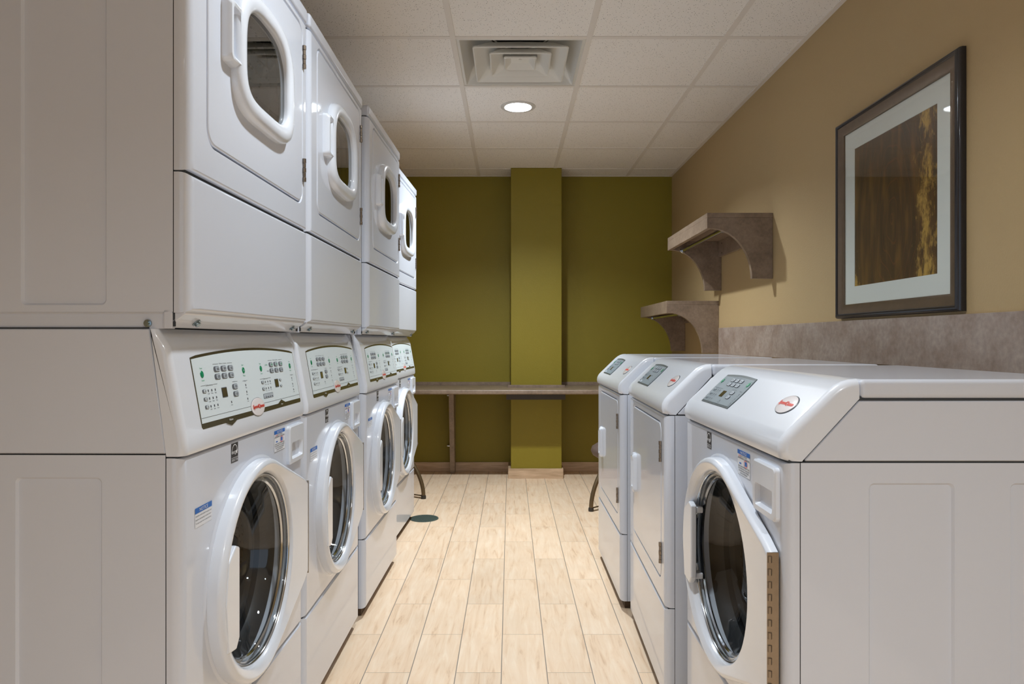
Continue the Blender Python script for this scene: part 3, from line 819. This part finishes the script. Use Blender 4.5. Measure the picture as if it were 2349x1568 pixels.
def console_top(P, D, zs):
    # sloping control console of the free standing machines
    pr = [(0.006, zs+0.0015), (-0.004, zs+0.005), (-0.0075, zs+0.018), (-0.006, 0.899), (0.000, 0.9115), (0.008, 0.921)]
    pr += [(0.084, 0.9945), (0.096, 1.004), (0.108, 1.0105), (0.121, 1.0145), (0.135, 1.0155), (0.135, 0.980), (0.034, zs+0.004), (0.032, zs+0.0015)]
    g = G()
    g.prism(pr, lambda p, q, t: (t, p, q), 0.0, W, 0.016, 5,
            pick=lambda e: abs(e.verts[0].co.x-e.verts[1].co.x) < 1e-6 and not any((v.co.y > 0.03 and v.co.z < 0.99) for v in e.verts) and not all(v.co.z < zs+0.0035 for v in e.verts))
    build(g, 'console', M['plastic'], P, sharp=30)
    g = G()
    g.prism([(0.038, zs+0.0015), (D, zs+0.0015), (D, 0.9765), (0.1345, 0.9765), (0.0365, zs+0.0040)], lambda p, q, t: (t, p, q), 0.0, W, 0.002, 1)
    build(g, 'console_side_panel', M['enamel'], P)
    g = G(); g.box(0, W, 0.1362, D, 0.979, 1.0150, 0.010, 4)
    build(g, 'top_cover', M['enamel'], P)
    g = G(); g.box(0.002, W-0.002, D+0.001, D+0.012, 0.90, 1.008, 0.002, 1)
    build(g, 'rear_trim', M['dark_line'], P)

def grey_panel(P, dryer=False):
    A = Vector((0.0130, 0.9250)); B = Vector((0.0830, 0.9930))
    d = (B-A); nrm = Vector((-d.y, d.x)).normalized()   # pointing up and forward
    def f(u, v, l):
        p = A+d*v+nrm*(l+0.0012)
        return (u, p.x, p.y)
    n = 12
    x0, x1 = 0.118, 0.338
    def outline(o):
        out = []
        for k in range(n+1): out.append((x0+o+(x1-x0-2*o)*k/n, o*9))
        for k in range(1, n): t = k/n; out.append((x1-o+0.006*math.sin(pi*t)-0.0, o*9+(1-o*18)*t))
        for k in range(n+1): t = k/n; out.append((x1-o-(x1-x0-2*o)*t, 1-o*9+0.05*math.sin(pi*t)))
        for k in range(1, n): t = k/n; out.append((x0+o-0.006*math.sin(pi*t), 1-o*9-(1-o*18)*t))
        return out
    g = G(); slab(g, outline(0), f, 0.0008, -0.002)
    O = build(g, 'control_panel', M['grey_band'], P)
    g = G(); ol = [(u, 0.055 if v < 0.06 else min(v, 0.945+max(0, (v-1))*1.0)) for u, v in outline(0.0025)]
    slab(g, ol, f, 0.0012, 0.0004); build(g, 'panel_overlay', M['grey_face'], O)
    k = 0.098
    def fs(u, v, l): return f(u, v, l)
    def sc(uu, vv):      # local square coordinates about a point so that round things stay round
        return lambda a, b, l: f(uu+a, vv+b/k, l)
    g = G()
    def head(u0, u1, v, t):
        q = sc((u0+u1)/2, v); text(g, t, q, 0, 0, (u1-u0)*0.42, 0.0034, 0.0018)
        w = (u1-u0)*0.27
        quad(g, q, -(u1-u0)/2, -(u1-u0)/2+w, -0.0003, 0.0003, 0.0018); quad(g, q, (u1-u0)/2-w, (u1-u0)/2, -0.0003, 0.0003, 0.0018)
    head(0.181, 0.272, 0.933, 'Fabric Cycle'); head(0.124, 0.186, 0.523, 'Selections')
    if not dryer: head(0.252, 0.290, 0.555, 'Options')
    head(0.312, 0.334, 0.546, 'Status')
    for v, ts in ((0.444, ('Cold', 'Warm', 'Hot')), (0.296, ('Low', 'Med', 'High')), (0.145, ('Light', 'Med', 'Heavy'))):
        for u, t in zip((0.148, 0.163, 0.179), ts):
            q = sc(u, v); quad(g, q, -0.0014, 0.0014, -0.0028, 0.0028, 0.0018); text(g, t, q, 0, -0.0060, 0.009, 0.0026, 0.0018)
    for v, t in ((0.45, 'Wash'), (0.303, 'Rinse'), (0.156, 'Spin')):
        q = sc(0.328, v); quad(g, q, -0.0012, 0.0012, -0.0028, 0.0028, 0.0018); text(g, t, q, 0, -0.0062, 0.009, 0.0028, 0.0018)
    if not dryer:
        q = sc(0.246, 0.155); quad(g, q, -0.0012, 0.0012, -0.0028, 0.0028, 0.0018); text(g, 'Door Lock', q, 0, -0.0062, 0.016, 0.0028, 0.0018)
    build(g, 'printed_legend', M['ink'], O, norm=False)
    for u, v, a, b in ((0.131, 0.762, 'Power', 'Cancel'), (0.325, 0.773, 'Start', 'Pause')):
        q = sc(u, v)
        g = G(); text(g, a, q, 0.001, 0.0105, 0.011, 0.003, 0.0018); build(g, 'green_legend', M['green_ink'], O, norm=False)
        g = G(); text(g, b, q, 0.001, -0.0105, 0.011, 0.003, 0.0018); build(g, 'green_legend', M['green_ink'], O, norm=False)
    for i, (u, v) in enumerate(((0.131, 0.762), (0.325, 0.773))): oval_button(O, sc(u, v), 0, 0, 0.0072, 0.0072, txt=i)
    bs = [(0.200, 0.838), (0.231, 0.838), (0.263, 0.838), (0.200, 0.688), (0.231, 0.686), (0.263, 0.688)]
    if not dryer: bs += [(0.276, 0.45), (0.276, 0.30)]
    for u, v in bs: key_button(O, sc(u, v), 0, 0, 0.98)
    for v in (0.442, 0.296, 0.145): key_button(O, sc(0.133, v), 0, 0, 0.60, 'btn_light', 'grey_face')
    if dryer:
        for v in (0.46, 0.27): key_button(O, sc(0.252, v), 0, 0, 0.42, 'btn_light', 'grey_face')
        g = G(); slab(g, rr(0.150, 0.12, 0.026, 0.05, 0.01, 3), f, 0.0022, 0.001); build(g, 'time_keypad', M['btn_light'], O)
    g = G(); q = sc(0.220, 0.369); slab(g, rr(0, 0, 0.0122, 0.0098, 0.001, 3), q, 0.0020, 0.0008)
    build(g, 'display', M['lcd'], O)
    A2 = lambda u, v, l: f(0.602+u, 0.50+v/k, l-0.0012)
    logo(P, A2, 0, 0, 0.040, 0.0235)

def body_m(P, D, zs):
    g = G()
    for x, s in ((0.0, 1), (W, -1)):
        side_plate(g, x, s, 0.0295, D, ZB, zs-0.001, [(0.152, 0.306, 0.09, 0.8285), (0.406, 0.560, 0.09, 0.8285)])
    g.face([g.v(p) for p in ((0, D, ZB), (W, D, ZB), (W, D, zs-0.001), (0, D, zs-0.001))])
    build(g, 'cabinet', M['enamel'], P)
    g = G()  # thin dark boxes behind the panel gaps, added to darken them
    for z in (0.303, zs): g.box(0.004, W-0.004, 0.010, 0.05, z-0.004, z+0.004)
    g.box(0.003, W-0.003, 0.03, D-0.01, zs-0.004, zs+0.006); g.box(0.003, W-0.003, 0.14, D-0.01, 0.970, 0.981)
    for x in (0.003, W-0.006): g.box(x, x+0.003, 0.027, 0.033, ZB, zs)
    g.prism([(0.030, zs+0.001), (0.042, zs+0.001), (0.140, 0.974), (0.140, 0.984), (0.130, 0.984)], lambda p, q, t: (t, p, q), 0.003, W-0.003)
    g.box(0.018, W-0.018, 0.132, 0.142, 0.98, 1.008)
    build(g, 'seam_dark_strip', M['dark_line'], P)
    underside(P, 0, D)

ZM = 0.8660
def make_washer():
    P = empty('front_load_washer'); D = 0.60
    washer_lower(P, 0.0, ZM, 0.303, False)
    body_m(P, D, ZM); console_top(P, D, ZM); grey_panel(P)
    return P
def make_dryer():
    P = empty('front_load_dryer'); D = 0.62
    zs = ZM
    g = G(); x0, x1, z0, z1 = 0.093, 0.650, 0.372, 0.836
    h = lambda o: rr((x0+x1)/2, (z0+z1)/2, (x1-x0)/2+o, (z1-z0)/2+o, 0.032+o, NN)
    front_panel(g, 0.3045, zs-0.0015, 0.0, [(h(0.0065), 0.0), (h(0.005), 0.0008), (h(0.003), 0.005), (h(0.002), 0.012), (h(-0.04), 0.012)])
    build(g, 'front_panel', M['enamel'], P)
    g = G(); front_panel(g, ZB, 0.3015, 0.0)
    build(g, 'kick_panel', M['enamel'], P)
    g, L = slab_door(x0, x1, z0, z1, 0.030, -0.0005)
    g.loft(L, False, True)
    DD = build(g, 'dryer_door', M['enamel'], P)
    g = G()
    xa, xb, za, zb = 0.120, 0.184, 0.526, 0.668
    hc, vc = (xa+xb)/2, (za+zb)/2
    A = lambda o: rr(hc, vc, (xb-xa)/2-o, (zb-za)/2-o, 0.014, 8)
    B = lambda o: rr(hc-0.004, vc, 0.015-o, 0.052-o, 0.008, 8)
    g.loft([at(A(0), 0.0), at(A(0.001), lambda x, z: -0.006-0.006*(x-xa)/(xb-xa)), at(A(0.005), lambda x, z: -0.009-0.008*(x-xa)/(xb-xa)), at(B(-0.006), -0.015), at(B(-0.001), -0.013), at(B(0.002), -0.002)], False, True)
    build(g, 'door_handle', M['plastic'], DD)
    for z in (0.418, 0.721):
        g = G(); hinge(g, 0.654, -0.003, z, z+0.063); build(g, 'hinge', M['steel'], DD)
    feet_only(P)
    body_m(P, D, zs); console_top(P, D, zs); grey_panel(P, True)
    return P

SG = 'stacked washer and dryer units along the left wall'
stack = make_stack()
spots = [(0.573, 1.261, -0.0100, 0.004, 'white stacked washer and dryer nearest the camera, its whole grey-white side panel in view'),
         (0.562, 1.981, 0.0020, 0.004, 'white stacked washer and dryer, second from the camera, close behind the nearest one'),
         (0.553, 2.7605, -0.0150, 0.002, 'white stacked washer and dryer, third from the camera, upper front in darker shade'),
         (0.5965, 3.623, -0.0314, -0.001, 'white stacked washer and dryer farthest from the camera, beside the floor drain')]
for i, (X, Y, T, dz, lab) in enumerate(spots):
    o = stack if i == 0 else copy_tree(stack)
    o.location = (-X, Y, 0); o.rotation_euler = (0, 0, pi/2+T)
    tag(o, lab, 'washer dryer', SG)
wm = make_washer()
X, Y, T = 0.4919, 1.268, 0.0
wm.location = (X+W*T, Y+W, 0); wm.rotation_euler = (0, 0, -(pi/2+T))
tag(wm, 'white front-load washer on the right with round glass door and grey control panel', 'washer')
dr = make_dryer()
for i, (X, Y, T, lab) in enumerate(((0.4507, 2.0574, 0.0248, 'white front-load dryer with plain square door, right beside the round-door washer'),
                                    (0.4419, 2.840, -0.0008, 'white front-load dryer with plain square door, the farthest of the right row'))):
    o = dr if i == 0 else copy_tree(dr)
    o.location = (X+W*T, Y+W, 0); o.rotation_euler = (0, 0, -(pi/2+T))
    tag(o, lab, 'dryer', 'front-load dryers in the right row')

# ------------------------------------------------------------------ room
XR, XL, YB, YF, ZT = 1.3345, -1.42, 5.835, -3.2, 2.436
def struct(name, g, m, **k):
    o = build(g, name, m, **k); o['kind'] = 'structure'; return o
g = G(); g.box(XL-0.1, XR+0.1, YF, YB+0.1, -0.1, 0.0); struct('floor', g, M['floor'])
g = G(); g.box(XR, XR+0.1, YF, YB+0.1, 0.0, ZT+0.3); struct('wall_right', g, M['tan'])
g = G(); g.box(XL-0.1, XL, YF, YB+0.1, 0.0, ZT+0.3); struct('wall_left', g, M['tan'])
g = G(); g.box(XL, XR, YB, YB+0.1, 0.0, ZT+0.3); struct('wall_back', g, M['olive'])
g = G(); g.box(0.005, 0.4035, 5.544, YB, 0.0, ZT-0.001, 0.003, 2); struct('wall_column', g, M['olive'])
g = G(); g.box(XL, -0.869, 0.4, YB, 2.12, ZT-0.001); struct('wall_soffit', g, M['tan'])
# ceiling tiles
gx = [XL, -0.257-0.6096, -0.257, 0.353, 0.962, XR]
gy = [3.1536+0.6092*k for k in range(-11, 5)]
gy = [YF]+[v for v in gy if v > YF+0.05]+[YB]
LIGHTS = [(0.045, 4.09)]
LIGHTS += [(0.045, 1.63), (0.657, -0.80)]
VX0, VX1, VY0, VY1 = -0.257, 0.353, 3.1536, 3.7628
g = G()
for i in range(len(gx)-1):
    for j in range(len(gy)-1):
        x0, x1, y0, y1 = gx[i], gx[i+1], gy[j], gy[j+1]
        if abs(x0-VX0) < 1e-3 and abs(y0-VY0) < 1e-2: continue
        hit = [l for l in LIGHTS if x0 < l[0] < x1 and y0 < l[1] < y1]
        if hit:
            lp = rr(hit[0][0], hit[0][1], 0.088, 0.088, 0.088, 8)
            g.loft([[(a, b, ZT) for a, b in rect_for(lp, x0, x1, y0, y1)], [(a, b, ZT) for a, b in lp], [(a, b, ZT+0.02) for a, b in lp]])
        else: g.face([g.v(p) for p in ((x0, y0, ZT), (x1, y0, ZT), (x1, y1, ZT), (x0, y1, ZT))])
o = struct('ceiling', g, M['ceil'], norm=False)
g = G(); g.box(XL-0.1, XR+0.1, YF, YB+0.1, ZT+0.28, ZT+0.3); struct('ceiling_deck', g, M['duct_dark'])
g = G()
for x in gx[1:-1]: g.box(x-0.0125, x+0.0125, YF, YB-0.0225, ZT-0.0035, ZT+0.02, 0.0006, 1)
for y in gy[1:-1]: g.box(XL, XR-0.0225, y-0.012, y+0.012, ZT-0.0030, ZT+0.0195)
g.box(XR-0.022, XR-0.0002, YF, YB-0.0002, ZT-0.0040, ZT-0.0005); g.box(-0.8685, XR-0.0222, YB-0.022, YB-0.0002, ZT-0.0040, ZT-0.0005)
struct('ceiling_grid', g, M['grid'])
# baseboards
g = G(); g.box(XL, XR, YB-0.012, YB, 0.0, 0.078, 0.002, 2); struct('baseboard_back', g, M['base'])
g = G(); g.prism([(-0.0165, YB-0.013), (-0.0165, 5.532), (0.416, 5.532), (0.416, YB-0.013), (0.404, YB-0.013), (0.404, 5.544), (0.0045, 5.544), (0.0045, YB-0.013)], lambda p, q, t: (p, q, t), 0.0, 0.0775, 0.002, 2)
struct('baseboard_column', g, M['base'])
g = G(); g.box(XR-0.012, XR, 3.6, YB-0.012, 0.0, 0.078, 0.002, 2); struct('baseboard_right', g, M['base'])

# air diffuser
P = empty('air_vent', (0.048, 3.4582, ZT), 0, 'white square ceiling air diffuser with three nested rings', 'vent')
g = G(); H = 0.3045
sq = lambda h, r, z, n=8: [(a, b, z) for a, b in rr(0, 0, h, h, r, n)]
cr = lambda r, z, n=8: [(a, b, z) for a, b in rr(0, 0, r, r, r, n)]
g.loft([sq(H-0.008, 0.002, 0.002), sq(H-0.026, 0.004, -0.002), sq(H-0.032, 0.01, 0.006), sq(0.245, 0.03, 0.060), sq(0.20, 0.08, 0.105), cr(0.155, 0.128), cr(0.150, 0.135)])
build(g, 'outer_pan', M['diffuser'], P)
g = G(); g.loft([cr(0.150, 0.135), cr(0.150, 0.25)]); g.k = 1; g.loft([cr(0.149, 0.17), cr(0.149, 0.25)], False, True)
build(g, 'duct_collar', [M['duct'], M['duct_dark']], P)
for h, r, z0, z1 in ((0.222, 0.130, -0.010, 0.050), (0.146, 0.085, -0.008, 0.038)):
    g = G()
    g.loft([cr(r, z1), sq((h+r)/2-0.006, 0.04, (z0+z1)/2+0.004), sq(h-0.016, 0.012, z0+0.006), sq(h-0.006, 0.012, z0), sq(h, 0.014, z0+0.001), sq(h, 0.014, z0+0.006), sq((h+r)/2+0.004, 0.04, (z0+z1)/2+0.010), cr(r+0.003, z1+0.003)])
    build(g, 'diffuser_ring', M['diffuser'], P)
g = G(); g.loft([sq(0.078, 0.010, 0.006), sq(0.078, 0.010, 0.001), sq(0.073, 0.010, -0.002), sq(0.066, 0.010, 0.002), sq(0.044, 0.008, 0.022)], False, True)
g.lathe([(0.007, 0.022), (0.006, 0.018)], lambda u, v, h: (u, v, h), 12, False, True)
build(g, 'center_plate', M['diffuser'], P)
g = G()
for sx in (-1, 1):
    for sy in (-1, 1): g.tube([(sx*0.045, sy*0.045, 0.028), (sx*0.09, sy*0.09, 0.052), (sx*0.16, sy*0.16, 0.075)], 0.003, 8)
build(g, 'spreader_wire', M['diffuser'], P)

# can lights
M['lens'] = mat_emit('lamp_lens', (0.86, 0.94, 1.0, 1), 26.0)
labs = ['round recessed ceiling light glowing behind the air vent', 'round recessed ceiling light above the near machines', 'round recessed ceiling light behind the viewer']
for i, (lx, ly) in enumerate(LIGHTS):
    P = empty('ceiling_light', (lx, ly, ZT), 0, labs[i], 'light', 'recessed ceiling lights')
    ff = lambda u, v, h: (u, v, h)
    g = G(); g.lathe([(0.101, 0.001), (0.101, -0.003), (0.096, -0.006), (0.078, -0.006), (0.0735, -0.001), (0.0735, 0.004)], ff, 64); build(g, 'trim_ring', M['can_trim'], P)
    g = G(); g.lathe([(0.0735, 0.002), (0.070, 0.020), (0.062, 0.055)], ff, 64); build(g, 'reflector', M['reflector'], P)
    g = G(); g.lathe([(0.062, 0.055), (0.03, 0.052)], ff, 48, False, True); build(g, 'lamp_lens', M['lens'], P)
    ld = bpy.data.lights.new('can_lamp', 'AREA'); ld.shape = 'DISK'; ld.size = 0.11
    ld.energy = (44, 17, 40)[i]; ld.color = (0.89, 0.95, 1.0)
    lo = bpy.data.objects.new('can_lamp', ld); C.objects.link(lo); lo.parent = P; lo.location = (0, 0, 0.046)

# shelves --------------------------------------------------------------------
def make_shelf():
    P = empty('wall_shelf')       # origin: wall corner at near bottom; x = 0 on the wall plane, negative into the room
    L, d, h = 0.899, 0.3345, 0.334
    g = G(); g.box(-d, -0.001, 0, L, h-0.024, h, 0.001, 1); g.box(-d, -d+0.024, 0.0262, L-0.0262, h-0.079, h-0.023, 0.001, 1)
    build(g, 'shelf_board', M['laminate'], P)
    for y in (0.0, L-0.026):
        pts = [(-0.001, 0.0), (-0.001, h-0.0245), (-d+0.0, h-0.0245), (-d+0.0, h-0.079), (-d+0.018, h-0.079)]
        for k in range(1, 17):
            a = pi/2*k/16
            pts.append((-d+0.018+(d-0.124)*math.sin(a), (h-0.079)*math.cos(a)))
        g = G(); g.prism(pts, lambda p, q, t: (p, t, q), y, y+0.026, 0.0008, 1)
        build(g, 'bracket', M['laminate'], P)
    g = G(); g.box(-0.020, -0.001, 0.0262, L-0.0262, h-0.122, h-0.0245, 0.0006, 1)
    K = build(g, 'cleat_or_shade_strip', M['laminate'], P)
    g = G()
    for y in (0.10, 0.44, 0.80):
        for z in (h-0.105, h-0.045): g.tube([(-0.0212, y, z), (-0.019, y, z)], 0.004, 10)
    build(g, 'screw_hole', M['hole'], K)
    g = G(); g.tube([(-0.244, 0.026, h-0.080), (-0.244, L-0.026, h-0.080)], 0.0125, 20, False)
    R_ = build(g, 'hanging_rod', M['chrome'], P)
    for y, s in ((0.026, 1), (L-0.026, -1)):
        g = G(); g.lathe([(0.0185, 0.0), (0.0185, 0.004), (0.0165, 0.006), (0.0160, 0.018), (0.0135, 0.018)], lambda u, v, hh: (-0.244+u, y+s*hh, h-0.080+v), 20, True, True)
        build(g, 'rod_flange', M['chrome'], R_)
    return P
sh = make_shelf(); sh.location = (XR, 3.587, 1.397)
tag(sh, 'higher grey-brown laminate shelf with arched brackets and a hanging rod', 'shelf', 'laminate wall shelves')
s2 = copy_tree(sh); s2.location = (XR, 4.515, 1.001)
tag(s2, 'lower grey-brown laminate shelf with arched brackets, nearer the olive wall', 'shelf', 'laminate wall shelves')

# splash panel behind the right machines
g = G(); g.box(XR-0.019, XR-0.0003, -1.2, 4.462, 0.998, 1.1605, 0.001, 1)
tag(build(g, 'backsplash_panel', M['splash']), 'long mottled grey-brown laminate strip on the tan wall behind the right machines', 'backsplash')

# framed picture
P = empty('framed_picture', (XR, 2.457, 1.5575), 0, 'square framed abstract brown and gold print on the tan wall', 'picture')
Y0, Y1, Z0, Z1 = -0.392, 0.392, -0.3875, 0.3875
def ring(i, x): return [(x, a, b) for a, b in ((Y0+i, Z0+i), (Y1-i, Z0+i), (Y1-i, Z1-i), (Y0+i, Z1-i))]
g = G(); g.loft([ring(0, -0.001), ring(0, -0.012), ring(0.002, -0.020), ring(0.006, -0.0255), ring(0.011, -0.0275), ring(0.016, -0.0255), ring(0.0185, -0.021)])
Fm = build(g, 'outer_frame', M['frame_dark'], P)
g = G(); g.loft([ring(0.0185, -0.0215), ring(0.024, -0.020), ring(0.034, -0.0165), ring(0.047, -0.0140), ring(0.050, -0.0150), ring(0.0535, -0.0150), ring(0.0545, -0.0090)])
build(g, 'inner_frame', M['frame_bronze'], P)
g = G()
def rect(y0, y1, z0, z1, x): return [(x, a, b) for a, b in ((y0, z0), (y1, z0), (y1, z1), (y0, z1))]
g.loft([rect(Y0+0.05, Y1-0.05, Z0+0.05, Z1-0.05, -0.0085), rect(2.193-2.457, 2.7215-2.457, 1.291-1.5575, 1.8215-1.5575, -0.0085), rect(2.194-2.457, 2.7205-2.457, 1.292-1.5575, 1.8205-1.5575, -0.0065)])
build(g, 'mat_board', M['matboard'], P)
g = G(); g.face([g.v(p) for p in rect(2.190-2.457, 2.7245-2.457, 1.288-1.5575, 1.8245-1.5575, -0.0062)])
build(g, 'art_print', M['art'], P)
g = G(); g.box(-0.0118, -0.0105, Y0+0.052, Y1-0.052, Z0+0.052, Z1-0.052); build(g, 'picture_glass', M['glass'], P)

# counter -----------------------------------------------------------------
g = G()
out = [(XL+0.001, 5.255), (XR-0.001, 5.255), (XR-0.001, YB-0.0005), (0.4045, YB-0.0005), (0.4045, 5.543), (0.004, 5.543), (0.004, YB-0.0005), (XL+0.001, YB-0.0005)]
g.prism(out, lambda p, q, t: (p, q, t), 0.679, 0.714, 0.010, 4, pick=lambda e: all(v.co.y < 5.3 for v in e.verts) and abs(e.verts[0].co.z-e.verts[1].co.z) < 1e-6 and abs(e.verts[0].co.x-e.verts[1].co.x) > 1)
P = build(g, 'folding_counter', M['laminate'])
tag(P, 'long grey-brown laminate folding counter along the olive back wall', 'counter')
g = G(); g.box(XL+0.001, 0.004, YB-0.018, YB-0.0005, 0.714, 0.739, 0.001, 1); g.box(0.4045, XR-0.001, YB-0.018, YB-0.0005, 0.714, 0.739, 0.001, 1)
g.box(-0.020, 0.428, 5.524, 5.543, 0.714, 0.733, 0.001, 1)
build(g, 'counter_backsplash', M['laminate'], P)
g = G(); g.prism([(5.60, 0.679), (5.735, 0.0), (5.822, 0.0), (5.822, 0.679)], lambda p, q, t: (t, p, q), -0.489, -0.450, 0.001, 1)
LG = build(g, 'support_panel', M['laminate'], P)
g = G()
for z in (0.63, 0.215): g.box(-0.522, -0.489, 5.805, 5.834, z-0.007, z+0.007, 0.004, 3); g.box(-0.494, -0.489, 5.790, 5.822, z-0.012, z+0.012, 0.003, 2)
build(g, 'fixing_clip', M['chrome'], LG)
g = G(); g.box(-0.031, 0.4325, 5.536, 5.5435, 0.617, 0.679); g.box(-0.031, 0.4325, 5.50, 5.5435, 0.674, 0.679)
for x in (0.035, 0.360): g.tube([(x, 5.5345, 0.662), (x, 5.537, 0.662)], 0.004, 10)
build(g, 'steel_bracket', M['bracket_steel'], P)
g = G(); g.box(XL+0.001, 0.004, 5.815, 5.8345, 0.662, 0.679); g.box(0.4045, XR-0.001, 5.815, 5.8345, 0.662, 0.679)  # dark strips painting the shadow line under the counter on the back wall
build(g, 'cleat_or_shade_strip', M['bracket_steel'], P)

# stools --------------------------------------------------------------------
def make_stool():
    P = empty('stool')
    g = G(); f = lambda u, v, h: (u, v, h)
    prof = [(0.05, 0.302), (0.10, 0.304), (0.155, 0.313), (0.186, 0.332), (0.198, 0.358), (0.190, 0.384), (0.160, 0.403), (0.10, 0.416), (0.05, 0.420)]
    g.lathe(prof, f, 40, True, True); build(g, 'seat', M['stool_fabric'], P, sharp=60)
    g = G(); g.lathe([(0.13, 0.300), (0.13, 0.306)], f, 32, True, True); g.box(-0.12, 0.12, -0.015, 0.015, 0.285, 0.302); g.box(-0.015, 0.015, -0.12, 0.12, 0.285, 0.302)
    build(g, 'seat_plate', M['stool_metal'], P)
    for k in range(3):
        an = pi*1.205+2*pi*k/3; cx, cy = math.cos(an), math.sin(an)
        pts = []
        for i in range(13):
            t = i/12
            r = 0.125+0.145*math.sin(t*pi/2)
            pts.append((cx*r, cy*r, 0.298-(0.298-0.012)*t**1.15))
        g = G(); g.tube(pts, 0.0135, 14); L = build(g, 'leg', M['stool_metal'], P)
        g = G(); g.lathe([(0.0170, 0.0), (0.0175, 0.014), (0.0150, 0.024)], lambda u, v, h: (cx*0.270+u, cy*0.270+v, h), 16, True, True)
        build(g, 'rubber_foot', M['black_plastic'], L)
        g = G(); g.tube([(cx*0.268, cy*0.268, 0.019), (cx*0.02, cy*0.02, 0.030)], 0.0045, 8)
        build(g, 'base_rod', M['stool_metal'], P)
    return P
st = make_stool(); st.location = (0.728, 4.639, 0)
tag(st, 'low bronze-legged stool, its round taupe seat edge showing behind the last right dryer', 'stool', 'stools by the folding counter')
s2 = copy_tree(st); s2.location = (-0.842, 4.935, 0); s2.rotation_euler = (0, 0, -pi*1.205-0.398)
tag(s2, 'bronze-legged stool almost hidden behind the farthest stacked unit, one leg showing', 'stool', 'stools by the folding counter')

# floor drain
P = empty('floor_drain', (-0.523, 4.292, 0), 0, 'round dark slotted metal drain grate set in the tile floor', 'drain')
g = G(); f = lambda u, v, h: (u, v, h)
g.lathe([(0.087, 0.0005), (0.086, 0.003), (0.078, 0.003), (0.077, 0.0012)], f, 48, False, True); build(g, 'drain_rim', M['drain'], P)
g = G()
a = math.radians(-38); ca, sa = math.cos(a), math.sin(a)
for k in range(-7, 8):
    x = k*0.0105; hl = math.sqrt(max(0, 0.078**2-x**2))
    pts = [(x-0.0032, -hl), (x+0.0032, -hl), (x+0.0032, hl), (x-0.0032, hl)]
    g.prism(pts, lambda p, q, t: (p*ca-q*sa, p*sa+q*ca, t), 0.001, 0.0036)
build(g, 'grate_bar', M['drain'], P)

# ------------------------------------------------------------------ world, camera, view
w = bpy.data.worlds.new('World'); bpy.context.scene.world = w; w.use_nodes = True
w.node_tree.nodes['Background'].inputs[0].default_value = (0.66, 0.80, 1.0, 1)
w.node_tree.nodes['Background'].inputs[1].default_value = 0.72
cam = bpy.data.cameras.new('Camera'); co = bpy.data.objects.new('Camera', cam); C.objects.link(co)
co.location = (0, 0, 1.086); co.rotation_euler = (pi/2, 0, 0)
cam.sensor_width = 36.0; cam.lens = 1620.0/2349*36; cam.shift_x = 4.0/2349; cam.shift_y = -5.0/2349
cam.clip_start = 0.02
sc = bpy.context.scene; sc.camera = co
sc.view_settings.view_transform = 'Standard'; sc.view_settings.look = 'None'
sc.view_settings.gamma = 1.0; sc.view_settings.use_curve_mapping = False
sc.view_settings.exposure = 0.38
sc.cycles.max_bounces = 12; sc.cycles.diffuse_bounces = 6; sc.cycles.transparent_max_bounces = 16
sc.cycles.caustics_reflective = False
